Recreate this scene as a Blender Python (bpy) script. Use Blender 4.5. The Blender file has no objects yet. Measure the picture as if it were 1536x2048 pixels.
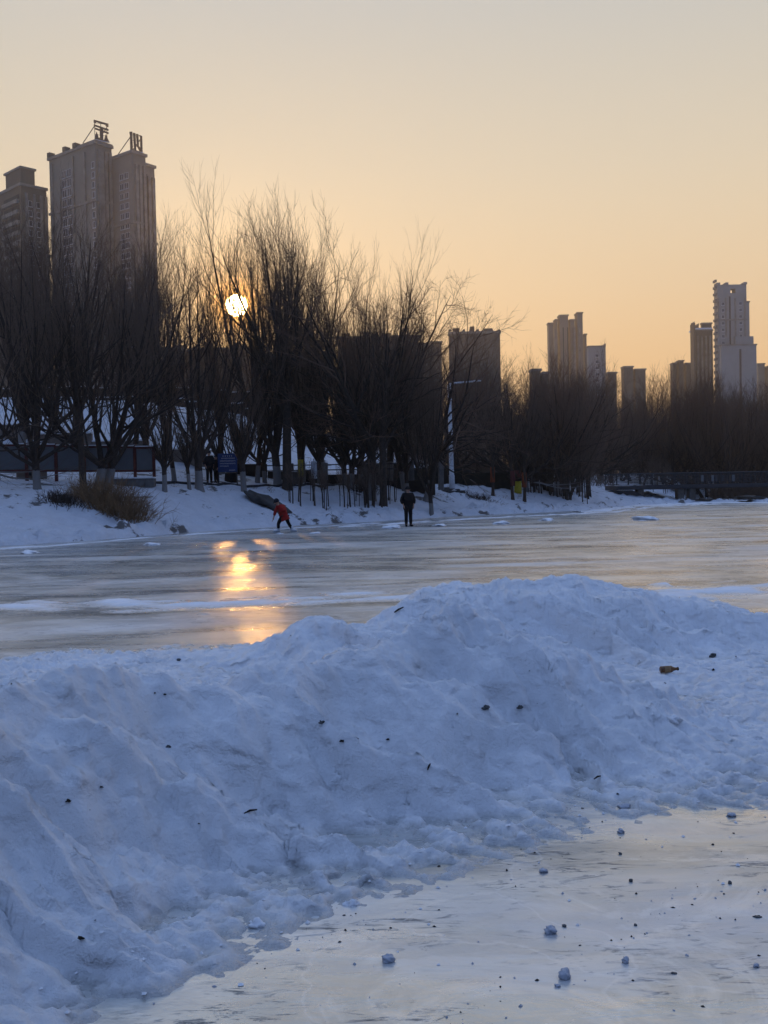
import bpy, math, random
import numpy as np
from mathutils import Vector, Matrix

scene = bpy.context.scene
COL = scene.collection
R = math.radians

# ------------------------------------------------------------------ camera
F_PX, CAM_Z = 2000.0, 1.6            # focal length in pixels of the 1536x2048 frame, eye height
PITCH, ROLL = math.atan(44 / 2000), 0.020
cp, sp = math.cos(PITCH), math.sin(PITCH)
FWD = Vector((0, cp, -sp)); R0 = Vector((1, 0, 0)); U0 = R0.cross(FWD)
RGT = R0 * math.cos(ROLL) - U0 * math.sin(ROLL)
UPV = R0 * math.sin(ROLL) + U0 * math.cos(ROLL)
cam_d = bpy.data.cameras.new('camera'); cam = bpy.data.objects.new('camera', cam_d); COL.objects.link(cam)
cam_d.sensor_width = 36; cam_d.lens = 36 * F_PX / 2048; cam_d.clip_start = 0.05; cam_d.clip_end = 5000
m = Matrix.Identity(4)
for i in range(3):
    m[i][0] = RGT[i]; m[i][1] = UPV[i]; m[i][2] = -FWD[i]
m[2][3] = CAM_Z
cam.matrix_world = m
scene.camera = cam

# ------------------------------------------------------------------ sky, sun, exposure
def ray(px, py):
    return FWD + RGT * ((px - 768) / F_PX) - UPV * ((py - 1024) / F_PX)
HAZE = 0.00042
SUN = ray(473, 611).normalized()
w = bpy.data.worlds.new('World'); scene.world = w; w.use_nodes = True
nt = w.node_tree; nt.nodes.clear()
N = nt.nodes.new; L = nt.links.new
def vmath(op, a, b=None):
    n = N('ShaderNodeVectorMath'); n.operation = op
    for i, v in enumerate((a, b)):
        if v is None: continue
        if isinstance(v, (tuple, list, Vector)): n.inputs[i].default_value = tuple(v)
        else: L(v, n.inputs[i])
    return n
def fmath(op, a, b=None, clamp=False):
    n = N('ShaderNodeMath'); n.operation = op; n.use_clamp = clamp
    for i, v in enumerate((a, b)):
        if v is None: continue
        if isinstance(v, (int, float)): n.inputs[i].default_value = v
        else: L(v, n.inputs[i])
    return n.outputs[0]
def ramp(nodes, fac, stops, links=None, interp='LINEAR'):
    n = nodes.new('ShaderNodeValToRGB'); cr = n.color_ramp; cr.interpolation = interp
    while len(cr.elements) < len(stops): cr.elements.new(0.5)
    for e, (p, c) in zip(cr.elements, stops):
        e.position = p; e.color = (c[0], c[1], c[2], 1) if isinstance(c, (tuple, list)) else (c, c, c, 1)
    (links or L)(fac, n.inputs[0])
    return n.outputs[0]
tc = N('ShaderNodeTexCoord')
dirn = vmath('NORMALIZE', tc.outputs['Generated']).outputs[0]
sep = N('ShaderNodeSeparateXYZ'); L(dirn, sep.inputs[0])
z = fmath('ABSOLUTE', sep.outputs[2])
dot = vmath('DOT_PRODUCT', dirn, SUN).outputs['Value']
warm = ramp(nt.nodes, z, [(0, (.96, .54, .22)), (.10, (.97, .60, .28)), (.19, (.93, .69, .42)), (.30, (.79, .68, .51)),
                          (.44, (.58, .57, .53)), (.58, (.48, .56, .67)), (.80, (.37, .52, .84)), (1, (.32, .49, .93))], interp='B_SPLINE')
cold = ramp(nt.nodes, z, [(0, (.10, .13, .22)), (.15, (.09, .135, .26)), (.4, (.13, .21, .44)), (1, (.32, .49, .93))])
mr = N('ShaderNodeMapRange'); mr.interpolation_type = 'SMOOTHSTEP'
L(dot, mr.inputs[0]); mr.inputs[1].default_value = -0.3; mr.inputs[2].default_value = 0.88
mix = N('ShaderNodeMixRGB'); L(mr.outputs[0], mix.inputs[0]); L(cold, mix.inputs[1]); L(warm, mix.inputs[2])
dpos = fmath('MAXIMUM', dot, 0.0)
def glow(power, col, src):
    g = fmath('POWER', dpos, power)
    v = vmath('SCALE', col); L(g, v.inputs['Scale'])
    a = vmath('ADD', src, v.outputs[0]); return a.outputs[0]
c = glow(25, (.05, .03, .01), mix.outputs[0])
c = glow(300, (.25, .13, .02), c)
c = glow(1500, (1.1, .48, .07), c)
c = glow(8000, (8.0, 3.2, .4), c)
disc = N('ShaderNodeMapRange'); L(dot, disc.inputs[0])
disc.inputs[1].default_value = math.cos(R(0.62)); disc.inputs[2].default_value = math.cos(R(0.40))
v = vmath('SCALE', (500, 340, 130)); L(disc.outputs[0], v.inputs['Scale'])
c = vmath('ADD', c, v.outputs[0]).outputs[0]
bg = N('ShaderNodeBackground'); L(c, bg.inputs[0]); bg.inputs[1].default_value = 1.0
wo = N('ShaderNodeOutputWorld'); L(bg.outputs[0], wo.inputs[0])
w.cycles.sampling_method = 'MANUAL'; w.cycles.sample_map_resolution = 2048

sun_d = bpy.data.lights.new('sun', 'SUN'); sun_d.energy = .5; sun_d.angle = R(0.9); sun_d.color = (1.0, .46, .10)
sun_o = bpy.data.objects.new('sun', sun_d); COL.objects.link(sun_o)
sun_o.rotation_euler = SUN.to_track_quat('Z', 'Y').to_euler()
scene.view_settings.view_transform = 'Standard'; scene.view_settings.look = 'None'
scene.view_settings.exposure = 0; scene.view_settings.gamma = 1
scene.cycles.use_denoising = True
scene.cycles.max_bounces = 5; scene.cycles.diffuse_bounces = 3; scene.cycles.glossy_bounces = 3; scene.cycles.volume_bounces = 0
scene.cycles.caustics_reflective = False; scene.cycles.caustics_refractive = False
scene.cycles.sample_clamp_indirect = 4

# ------------------------------------------------------------------ helpers: pixels to places
def azim(px, py): r = ray(px, py); return r.x / r.y
def at(px, py, d):                    # the point seen at (px, py) at depth d
    r = ray(px, py); return Vector((r.x / r.y * d, d, CAM_Z + r.z / r.y * d))
def on_ice(px, py):
    r = ray(px, py); t = -CAM_Z / r.z; return Vector((r.x * t, r.y * t, 0))

# ------------------------------------------------------------------ numpy noise
def _hash(ix, iy, seed):
    h = (ix * 374761393 + iy * 668265263 + seed * 1442695041) & 0xFFFFFFFF
    h = ((h ^ (h >> 13)) * 1274126177) & 0xFFFFFFFF
    return (h ^ (h >> 16)) & 0xFFFFFFFF
def noise2(x, y, seed=0):
    x = np.asarray(x, float); y = np.asarray(y, float)
    ix = np.floor(x).astype(np.int64); iy = np.floor(y).astype(np.int64)
    fx = x - ix; fy = y - iy
    u = fx * fx * fx * (fx * (fx * 6 - 15) + 10); v_ = fy * fy * fy * (fy * (fy * 6 - 15) + 10)
    def g(a, b, dx, dy):
        an = _hash(ix + a, iy + b, seed) / 4294967296.0 * 6.2831853
        return np.cos(an) * dx + np.sin(an) * dy
    n = (g(0, 0, fx, fy) * (1 - u) + g(1, 0, fx - 1, fy) * u) * (1 - v_) + (g(0, 1, fx, fy - 1) * (1 - u) + g(1, 1, fx - 1, fy - 1) * u) * v_
    return n * 1.45
def fbm(x, y, oct=4, seed=0, gain=.5):
    a, s = 1.0, 0
    for i in range(oct):
        s = s + a * noise2(x, y, seed + i * 17); x = np.asarray(x) * 2.03 + 3.1; y = np.asarray(y) * 2.03 + 7.7; a *= gain
    return s
def ridged(x, y, oct=4, seed=0, gain=.5):
    a, s = 1.0, 0
    for i in range(oct):
        s = s + a * (1 - np.abs(noise2(x, y, seed + i * 31)) * 2.2); x = np.asarray(x) * 2.1 + 5.1; y = np.asarray(y) * 2.1 + 1.7; a *= gain
    return s
def sstep(a, b, x): t = np.clip((np.asarray(x, float) - a) / (b - a), 0, 1); return t * t * (3 - 2 * t)

# ------------------------------------------------------------------ materials
def mat(name, base=(.5, .5, .5), rough=.7, metal=0, spec=.3, noise=None, noise2c=None, bump=0, bscale=20, coord='Object', emit=None):
    mt = bpy.data.materials.new(name); mt.use_nodes = True
    t = mt.node_tree; b = t.nodes['Principled BSDF']
    b.inputs['Base Color'].default_value = (*base, 1); b.inputs['Roughness'].default_value = rough
    b.inputs['Metallic'].default_value = metal; b.inputs['Specular IOR Level'].default_value = spec
    c = t.nodes.new('ShaderNodeTexCoord')
    if noise:
        n = t.nodes.new('ShaderNodeTexNoise'); n.inputs['Scale'].default_value = noise; n.inputs['Detail'].default_value = 6
        n.inputs['Roughness'].default_value = .6
        t.links.new(c.outputs[coord], n.inputs['Vector'])
        c2 = noise2c or tuple(x * .55 for x in base)
        o = ramp(t.nodes, n.outputs[0], [(.32, c2), (.68, base)], t.links.new)
        t.links.new(o, b.inputs['Base Color'])
    if bump:
        n2 = t.nodes.new('ShaderNodeTexNoise'); n2.inputs['Scale'].default_value = bscale; n2.inputs['Detail'].default_value = 5
        t.links.new(c.outputs[coord], n2.inputs['Vector'])
        bp = t.nodes.new('ShaderNodeBump'); bp.inputs['Strength'].default_value = bump; bp.inputs['Distance'].default_value = .02
        t.links.new(n2.outputs[0], bp.inputs['Height']); t.links.new(bp.outputs[0], b.inputs['Normal'])
    return mt

def snow_mat(name, crust=0, dirt=0.0, dirt_scale=1.2, fine=60, clean=(.87, .89, .92), dirt_col=(.10, .085, .065), bdist=.02, bstr=.6, lo=.60, thin=0):
    mt = bpy.data.materials.new(name); mt.use_nodes = True
    t = mt.node_tree; l = t.links.new; b = t.nodes['Principled BSDF']
    b.inputs['Roughness'].default_value = .65; b.inputs['Specular IOR Level'].default_value = .25
    c = t.nodes.new('ShaderNodeTexCoord')
    def nz(scale, det=6, rough=.6, dim='3D', src=None):
        n = t.nodes.new('ShaderNodeTexNoise'); n.inputs['Scale'].default_value = scale; n.inputs['Detail'].default_value = det
        n.inputs['Roughness'].default_value = rough; l(src or c.outputs['Object'], n.inputs['Vector']); return n.outputs[0]
    def mixc(f, a, bb):
        mx = t.nodes.new('ShaderNodeMixRGB'); l(f, mx.inputs[0])
        for i, q in ((1, a), (2, bb)):
            if isinstance(q, tuple): mx.inputs[i].default_value = (*q, 1)
            else: l(q, mx.inputs[i])
        return mx.outputs[0]
    tone = ramp(t.nodes, nz(1.7, 8, .65), [(.3, tuple(x * .86 for x in clean)), (.66, clean)], l)
    grime = ramp(t.nodes, nz(fine * .5, 4, .7), [(.62, 0.0), (.74, .30)], l)
    tone = mixc(grime, tone, (.42, .42, .42))
    if dirt:
        f1 = nz(dirt_scale, 9, .68)
        f = ramp(t.nodes, f1, [(lo, 0.0), (lo + .035, dirt)], l)
        tone = mixc(f, tone, dirt_col)
    if thin:                                  # where the snow is only a film it goes grey and glazed
        g = t.nodes.new('ShaderNodeNewGeometry'); sz = t.nodes.new('ShaderNodeSeparateXYZ'); l(g.outputs['Position'], sz.inputs[0])
        ad = t.nodes.new('ShaderNodeMath'); ad.operation = 'MULTIPLY_ADD'; l(nz(14, 5), ad.inputs[0]); ad.inputs[1].default_value = -.03; l(sz.outputs[2], ad.inputs[2])
        mp = t.nodes.new('ShaderNodeMapRange'); l(ad.outputs[0], mp.inputs[0]); mp.inputs[1].default_value = -.014; mp.inputs[2].default_value = thin
        mp.inputs[3].default_value = 1; mp.inputs[4].default_value = 0; mp.interpolation_type = 'SMOOTHSTEP'; f = mp.outputs[0]
        tone = mixc(f, tone, (.60, .61, .61)); l(mixc(f, (.65, .65, .65), (.22, .22, .22)), b.inputs['Roughness']); l(mixc(f, (0.0, 0.0, 0.0), (.36, .36, .36)), b.inputs['Metallic'])
    l(tone, b.inputs['Base Color'])
    h1 = nz(fine, 8, .75); h2 = nz(fine * .18, 6, .6)
    a = t.nodes.new('ShaderNodeMath'); a.operation = 'MULTIPLY_ADD'; l(h2, a.inputs[0]); a.inputs[1].default_value = 2.2; l(h1, a.inputs[2])
    bp = t.nodes.new('ShaderNodeBump'); bp.inputs['Strength'].default_value = bstr; bp.inputs['Distance'].default_value = bdist
    l(a.outputs[0], bp.inputs['Height']); l(bp.outputs[0], b.inputs['Normal'])
    if crust:                                 # sharp little crests of wind and shovel crust running down the slope
        last = None
        for sc, dst, rz_, st in ((3.2, .12, -.75, .42), (10, .05, -.6, .6)):
            mp = t.nodes.new('ShaderNodeMapping'); mp.inputs['Rotation'].default_value = (0, 0, -rz_); mp.inputs['Scale'].default_value = (st, 1, 1); l(c.outputs['Object'], mp.inputs[0])
            n = t.nodes.new('ShaderNodeTexNoise'); n.noise_type = 'RIDGED_MULTIFRACTAL'; n.inputs['Scale'].default_value = sc; n.inputs['Detail'].default_value = 7; n.inputs['Roughness'].default_value = .62
            l(mp.outputs[0], n.inputs['Vector'])
            b2 = t.nodes.new('ShaderNodeBump'); b2.inputs['Strength'].default_value = crust; b2.inputs['Distance'].default_value = dst
            l(n.outputs[0], b2.inputs['Height'])
            if last: l(last, b2.inputs['Normal'])
            last = b2.outputs[0]
        l(last, bp.inputs['Normal'])
    return mt

def ice_mat():
    mt = bpy.data.materials.new('ice'); mt.use_nodes = True
    t = mt.node_tree; l = t.links.new; b = t.nodes['Principled BSDF']
    c = t.nodes.new('ShaderNodeTexCoord')
    def nz(sc, det=6, rough=.6, mapping=None, dist=0):
        src = c.outputs['Object']
        if mapping:
            mp = t.nodes.new('ShaderNodeMapping'); mp.inputs['Scale'].default_value = mapping[0]; mp.inputs['Rotation'].default_value = (0, 0, mapping[1])
            l(src, mp.inputs[0]); src = mp.outputs[0]
        n = t.nodes.new('ShaderNodeTexNoise'); n.inputs['Scale'].default_value = sc; n.inputs['Detail'].default_value = det
        n.inputs['Roughness'].default_value = rough; n.inputs['Distortion'].default_value = dist
        l(src, n.inputs['Vector']); return n.outputs[0]
    def mixc(f, a, bb, mode='MIX'):
        mx = t.nodes.new('ShaderNodeMixRGB'); mx.blend_type = mode
        if isinstance(f, float): mx.inputs[0].default_value = f
        else: l(f, mx.inputs[0])
        for i, q in ((1, a), (2, bb)):
            if isinstance(q, tuple): mx.inputs[i].default_value = (*q, 1)
            else: l(q, mx.inputs[i])
        return mx.outputs[0]
    base = ramp(t.nodes, nz(.55, 7, .6, ((.5, 1, 1), .1), .6), [(.38, (.30, .315, .305)), (.62, (.74, .75, .72))], l)
    streak = ramp(t.nodes, nz(3.0, 7, .7, ((.4, 1.1, 1), .3), .9), [(.46, 0.0), (.66, .5)], l)
    col = mixc(streak, base, (.78, .78, .78))
    # wind-blown dust of snow lying on the ice
    dust = ramp(t.nodes, nz(.33, 9, .66, ((.35, 1, 1), .12), .8), [(.50, 0.0), (.66, .6)], l)
    col = mixc(dust, col, (.62, .63, .66))
    # skate scratches and small scuffed spots
    scr = ramp(t.nodes, nz(13, 6, .75, ((.35, 1.5, 1), -.25), 1.5), [(.535, 0.0), (.60, .75)], l)
    gate = ramp(t.nodes, nz(1.3, 4, .6), [(.47, 0.0), (.58, 1.0)], l)
    sg = t.nodes.new('ShaderNodeMath'); sg.operation = 'MULTIPLY'; l(scr, sg.inputs[0]); l(gate, sg.inputs[1])
    col = mixc(sg.outputs[0], col, (.03, .033, .04))
    vo = t.nodes.new('ShaderNodeTexVoronoi'); vo.feature = 'DISTANCE_TO_EDGE'; vo.inputs['Scale'].default_value = .75
    wn = t.nodes.new('ShaderNodeTexNoise'); wn.inputs['Scale'].default_value = 1.1; wn.inputs['Detail'].default_value = 5; l(c.outputs['Object'], wn.inputs['Vector'])
    av = t.nodes.new('ShaderNodeMixRGB'); av.blend_type = 'ADD'; av.inputs[0].default_value = 1.2; l(c.outputs['Object'], av.inputs[1]); l(wn.outputs['Color'], av.inputs[2]); l(av.outputs[0], vo.inputs['Vector'])
    crack = ramp(t.nodes, vo.outputs['Distance'], [(.002, .3), (.008, 0.0)], l)
    col = mixc(crack, col, (.85, .86, .87))
    frost = ramp(t.nodes, nz(2.1, 9, .72, ((.7, 1, 1), .5), 1.0), [(.50, 0.0), (.58, .45)], l)
    col = mixc(frost, col, (.80, .81, .80))
    l(col, b.inputs['Base Color'])
    rg = ramp(t.nodes, nz(.9, 6, .65, ((.4, 1, 1), .1)), [(.3, .17), (.7, .38)], l)
    rmix = mixc(dust, rg, (.6, .6, .6)); rmix = mixc(sg.outputs[0], rmix, (.7, .7, .7))
    l(rmix, b.inputs['Roughness'])
    b.inputs['IOR'].default_value = 1.6; b.inputs['Specular IOR Level'].default_value = .7
    l(ramp(t.nodes, dust, [(0, .62), (.7, .10)], l), b.inputs['Metallic'])
    h1 = nz(5, 6, .55, ((.6, 1.1, 1), .06), .5); h2 = nz(60, 4, .6, ((.5, 1, 1), 0))
    a = t.nodes.new('ShaderNodeMath'); a.operation = 'MULTIPLY_ADD'; l(h2, a.inputs[0]); a.inputs[1].default_value = .07; l(h1, a.inputs[2])
    bp = t.nodes.new('ShaderNodeBump'); bp.inputs['Strength'].default_value = .15; bp.inputs['Distance'].default_value = .055
    l(a.outputs[0], bp.inputs['Height']); l(bp.outputs[0], b.inputs['Normal'])
    return mt

M_ICE = ice_mat()
M_MOUND = snow_mat('ploughed snow', dirt=.55, dirt_scale=2.6, fine=42, dirt_col=(.20, .185, .16), bdist=.022, bstr=.8, lo=.67, thin=.028, crust=.95)
M_FILM = snow_mat('thin swept snow', fine=20, bdist=.02, thin=.022)
M_BALL = snow_mat('backlit snow lump', fine=60, clean=(.50, .53, .60), bdist=.02)  # lumps stand against the light: their shade is put into this darker colour
M_BANK = snow_mat('bank snow', dirt=.9, dirt_scale=.55, fine=9, clean=(.74, .77, .83), dirt_col=(.07, .06, .05), bdist=.14, bstr=.8, lo=.575)
M_LUMP = snow_mat('snow lump', fine=30, bdist=.01)
M_SNOWCAP = snow_mat('snow cap', fine=8)
def bark_mat(name, col, white=0.0, zpaint=1.15):
    mt = mat(name, col, .9, 0, .15, noise=9, bump=.6, bscale=25)
    t = mt.node_tree; l = t.links.new; b = t.nodes['Principled BSDF']
    if white:
        c = t.nodes.new('ShaderNodeTexCoord'); s = t.nodes.new('ShaderNodeSeparateXYZ'); l(c.outputs['Object'], s.inputs[0])
        n = t.nodes.new('ShaderNodeTexNoise'); n.inputs['Scale'].default_value = 7; l(c.outputs['Object'], n.inputs['Vector'])
        a = t.nodes.new('ShaderNodeMath'); a.operation = 'MULTIPLY_ADD'; l(n.outputs[0], a.inputs[0]); a.inputs[1].default_value = .16; l(s.outputs[2], a.inputs[2])
        g = t.nodes.new('ShaderNodeMath'); g.operation = 'LESS_THAN'; l(a.outputs[0], g.inputs[0]); g.inputs[1].default_value = zpaint
        f = t.nodes.new('ShaderNodeMath'); f.operation = 'MULTIPLY'; l(g.outputs[0], f.inputs[0]); f.inputs[1].default_value = white
        mx = t.nodes.new('ShaderNodeMixRGB'); l(f.outputs[0], mx.inputs[0]); mx.inputs[2].default_value = (.30, .29, .28, 1)
        old = b.inputs['Base Color'].links[0].from_socket; l(old, mx.inputs[1]); l(mx.outputs[0], b.inputs['Base Color'])
    return mt
M_BARK = bark_mat('bark limewashed', (.06, .047, .04), .6)
M_BARKP = bark_mat('bark plain', (.075, .058, .048))
M_TWIG = mat('twig bark', (.14, .10, .075), .85, 0, .15)
M_TWIG_R = mat('twig bark reddish', (.16, .10, .07), .85, 0, .15)
M_REED = mat('dry stems', (.30, .19, .10), .9, 0, .1, noise=3, noise2c=(.16, .10, .06))
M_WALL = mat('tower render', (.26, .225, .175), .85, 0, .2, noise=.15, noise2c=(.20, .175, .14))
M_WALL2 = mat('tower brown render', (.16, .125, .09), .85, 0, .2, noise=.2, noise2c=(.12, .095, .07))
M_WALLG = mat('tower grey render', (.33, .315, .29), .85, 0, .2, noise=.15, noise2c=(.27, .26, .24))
M_TRIM = mat('cornice stone', (.31, .27, .22), .8, 0, .2, noise=.4)
M_GLASS = mat('window glass', (.03, .035, .045), .12, 0, .6)
M_FRAME = mat('window frame', (.55, .55, .55), .5)
M_DARK = mat('recess dark', (.05, .045, .045), .8, 0, .2, noise=.6)  # shade of tower slots and balcony openings, put into the colour
M_SIGN = mat('sign steel', (.07, .06, .055), .6, .3, .4, noise=1.2)
M_CONC = mat('concrete', (.20, .19, .18), .9, 0, .2, noise=3, bump=.3)
M_BEIGE = mat('rough plaster', (.24, .20, .17), .9, 0, .2, noise=2.2, bump=.3)
M_REDPAINT = mat('brown red paint', (.13, .03, .025), .6, 0, .3, noise=6)
M_PANEL = mat('notice panel', (.13, .14, .15), .35, 0, .5, noise=1.5, noise2c=(.10, .11, .12))
M_STEEL = mat('dark steel', (.045, .05, .06), .5, .4, .4, noise=8)
M_BLUE = mat('blue sign face', (.012, .045, .16), .5, 0, .4, noise=3, noise2c=(.010, .036, .13))
M_WHITE = mat('white paint', (.70, .72, .75), .5, 0, .3, noise=5, noise2c=(.55, .57, .6))
M_ROCK = mat('rock', (.09, .085, .08), .9, 0, .2, noise=2.5, bump=.6, bscale=6)
M_GRIT = mat('grey ice and grit', (.13, .135, .14), .7, 0, .3, noise=40, noise2c=(.05, .05, .05), bump=.8, bscale=60)
M_YELLOW = mat('yellow wrap', (.62, .50, .04), .8, noise=9)
M_ORANGE = mat('orange wrap', (.26, .06, .02), .8, noise=9)
M_DKRED = mat('dark red wrap', (.12, .03, .03), .85, noise=9)
M_SKIN = mat('skin', (.42, .24, .17), .6)
M_BLACK = mat('black padded cloth', (.012, .012, .015), .85, 0, .15, noise=12, bump=.4, bscale=9)
M_NAVY = mat('dark navy cloth', (.02, .022, .03), .85, 0, .15, noise=12, bump=.4, bscale=9)
M_RED = mat('red coat cloth', (.30, .014, .012), .8, 0, .2, noise=10, noise2c=(.20, .010, .009), bump=.3, bscale=12)
M_BRONZE = mat('brown glass', (.16, .06, .012), .2, 0, .6, noise=20)
M_DIRT = mat('dark dirt', (.035, .03, .027), .9, 0, .2, noise=30)
M_HEDGE = mat('hedge twigs', (.035, .034, .028), .9, 0, .1, noise=3)

# ------------------------------------------------------------------ object helpers
def link_mesh(name, verts, faces, mats, parent=None, smooth=False, loc=None, kind=None, midx=None):
    me = bpy.data.meshes.new(name)
    if isinstance(verts, np.ndarray):
        me.vertices.add(len(verts)); me.vertices.foreach_set('co', verts.astype(np.float32).ravel())
        faces = np.asarray(faces); k = faces.shape[1]
        me.loops.add(faces.size); me.loops.foreach_set('vertex_index', faces.astype(np.int32).ravel())
        me.polygons.add(len(faces)); me.polygons.foreach_set('loop_start', np.arange(0, faces.size, k, dtype=np.int32))
        me.update(calc_edges=True)
    else:
        me.from_pydata([tuple(v) for v in verts], [], [tuple(f) for f in faces]); me.update()
    if not isinstance(mats, (list, tuple)): mats = [mats]
    for q in mats: me.materials.append(q)
    if midx is not None: me.polygons.foreach_set('material_index', np.asarray(midx, dtype=np.int32))
    me.polygons.foreach_set('use_smooth', [smooth] * len(me.polygons))
    o = bpy.data.objects.new(name, me); COL.objects.link(o)
    if parent: o.parent = parent
    if loc is not None: o.location = loc
    if kind: o['kind'] = kind
    return o
def reuse(name, me, parent, loc=(0, 0, 0), rot=(0, 0, 0), scale=(1, 1, 1)):
    o = bpy.data.objects.new(name, me); COL.objects.link(o); o.parent = parent
    o.location = loc; o.rotation_euler = rot; o.scale = scale; return o
def thing(name, label, cat, loc=(0, 0, 0), rz=0, group=None):
    o = bpy.data.objects.new(name, None); COL.objects.link(o); o.empty_display_size = .3
    o.location = loc; o.rotation_euler = (0, 0, rz); o['label'] = label; o['category'] = cat
    if group: o['group'] = group
    return o
def tag(o, label, cat, group=None):
    o['label'] = label; o['category'] = cat
    if group: o['group'] = group
    return o
def copy_tree(root, label, loc, rz=0, scale=(1, 1, 1), group=None):
    r = root.copy(); COL.objects.link(r); r.location = loc; r.rotation_euler = (0, 0, rz); r.scale = scale; r['label'] = label
    if group: r['group'] = group
    for ch in list(root.children):
        c_ = ch.copy(); COL.objects.link(c_); c_.parent = r
    return r

class MB:                                 # collects simple shapes into one mesh
    def __init__(s): s.v = []; s.f = []; s.m = []
    def box(s, x0, x1, y0, y1, z0, z1, mi=0):
        b = len(s.v); s.v += [(x, y, zz) for zz in (z0, z1) for y in (y0, y1) for x in (x0, x1)]
        for q in ((0, 2, 3, 1), (4, 5, 7, 6), (0, 1, 5, 4), (2, 6, 7, 3), (0, 4, 6, 2), (1, 3, 7, 5)): s.f.append(tuple(b + i for i in q)); s.m.append(mi)
        return s
    def tube(s, pts, rads, n=8, mi=0, cap=True):
        pts = [Vector(p) for p in pts]; b = len(s.v)
        if not isinstance(rads, (list, tuple)): rads = [rads] * len(pts)
        for i, p in enumerate(pts):
            t = (pts[min(i + 1, len(pts) - 1)] - pts[max(i - 1, 0)]).normalized()
            a = t.cross(Vector((0, 1, 0)) if abs(t.y) < .9 else Vector((1, 0, 0))).normalized(); c = t.cross(a)
            for k in range(n):
                q = 2 * math.pi * k / n; s.v.append(tuple(p + (a * math.cos(q) + c * math.sin(q)) * rads[i]))
        for i in range(len(pts) - 1):
            for k in range(n):
                k2 = (k + 1) % n; s.f.append((b + i * n + k, b + i * n + k2, b + (i + 1) * n + k2, b + (i + 1) * n + k)); s.m.append(mi)
        if cap:
            s.f.append(tuple(b + k for k in range(n))[::-1]); s.m.append(mi)
            e = b + (len(pts) - 1) * n; s.f.append(tuple(e + k for k in range(n))); s.m.append(mi)
        return s
    def poly(s, pts, h, mi=0):            # prism: outline in XZ, thickness h along Y
        b = len(s.v); n = len(pts)
        s.v += [(x, 0, zz) for x, zz in pts] + [(x, h, zz) for x, zz in pts]
        s.f.append(tuple(b + i for i in range(n))); s.m.append(mi)
        s.f.append(tuple(b + n + i for i in range(n))[::-1]); s.m.append(mi)
        for i in range(n):
            j = (i + 1) % n; s.f.append((b + j, b + i, b + n + i, b + n + j)); s.m.append(mi)
        return s
    def build(s, name, mats, parent=None, smooth=False, loc=None, kind=None):
        return link_mesh(name, s.v, s.f, mats, parent, smooth, loc, kind, s.m)
def bevel(o, wdt=.02, seg=2):
    b = o.modifiers.new('bevel', 'BEVEL'); b.width = wdt; b.segments = seg; b.limit_method = 'ANGLE'; return o
def lump(name, seed, r, mtl, parent=None, loc=(0, 0, 0), squash=(1, 1, 1), rough=.25, sub=3, cut=True):
    import bmesh
    bm = bmesh.new(); bmesh.ops.create_icosphere(bm, subdivisions=sub, radius=1)
    co = np.array([v.co[:] for v in bm.verts])
    n = fbm(co[:, 0] * 1.1 + seed * 3.7 + co[:, 2], co[:, 1] * 1.1 + co[:, 2] * .7 + seed, 4, seed)
    n2 = np.abs(noise2(co[:, 0] * 2.3 + seed + co[:, 2] * 1.3, co[:, 1] * 2.3 - co[:, 2], seed + 5))
    co = co * (1 + rough * n - rough * .5 * n2)[:, None] * np.array(squash) * r
    if cut: co[:, 2] = np.maximum(co[:, 2], -.55 * r * squash[2])
    for v, q in zip(bm.verts, co): v.co = q
    me = bpy.data.meshes.new(name); bm.to_mesh(me); bm.free(); me.materials.append(mtl)
    me.polygons.foreach_set('use_smooth', [True] * len(me.polygons))
    o = bpy.data.objects.new(name, me); COL.objects.link(o); o.location = loc
    if parent: o.parent = parent
    return o

# ------------------------------------------------------------------ the lake and its banks
shore_px = [(0, 1092), (200, 1079), (400, 1063), (600, 1050), (750, 1043), (900, 1033), (1050, 1026), (1180, 1020), (1260, 1011), (1400, 1005), (1536, 1005)]
SH = [(-160, -40), (-60, 8), (-25, 26)] + [tuple(on_ice(*p)[:2]) for p in shore_px] + [(60, 92), (200, 130), (900, 180)]
SHX = np.array([p[0] for p in SH]); SHY = np.array([p[1] for p in SH])
def shore_y(x): return np.interp(x, SHX, SHY)
def terrain(x, y):
    x = np.asarray(x, float); y = np.asarray(y, float)
    t = (y - shore_y(x)) * .86
    top = 2.0 - .55 * sstep(4, 14, x)
    # the inlet under the footbridge keeps its bed low
    gx = sstep(17.0, 21.0, x - (y - 66) * .30) * (1 - sstep(33.0, 38.0, x - (y - 66) * .30))
    zz = np.interp(t, [-3, -.01, 0.0, .8, 2, 5.5, 8, 10], [-.8, -.03, .03, .30, .42, 1.45, 1.85, 2.0]) / 2.0
    zz = zz * top + np.clip(t - 10, 0, 9) * (.11 + .03 * sstep(4, 14, x))
    low = .12 + np.clip(t - 15, 0, 20) * .13
    zz = zz * (1 - gx) + np.minimum(zz, low) * gx
    s = np.interp(x, [-60, -20, -8, 1, 10], [1, 1, .80, .42, 0])
    zz = zz + s * np.interp(t, [19.5, 21, 40, 43], [0, .35, 5.6, 6.0])
    r = fbm(x * .8, y * .8, 4, 3) * .14 + np.abs(fbm(x * 1.7, y * 1.7, 4, 8)) * .13 - .04
    amp = sstep(-.2, 1.5, t) * (1 - .7 * sstep(9, 11, t) * (1 - sstep(19, 22, t)))
    edge = sstep(-1.0, .3, t) * (1 - sstep(1.5, 3, t))
    return zz + r * amp + edge * (np.abs(fbm(x * 1.6, y * 1.6, 3, 11)) * .42 - .05 + fbm(x * 5, y * 5, 2, 12) * .05)
def tz(x, y): return float(terrain(np.array([x]), np.array([y]))[0])
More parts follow.
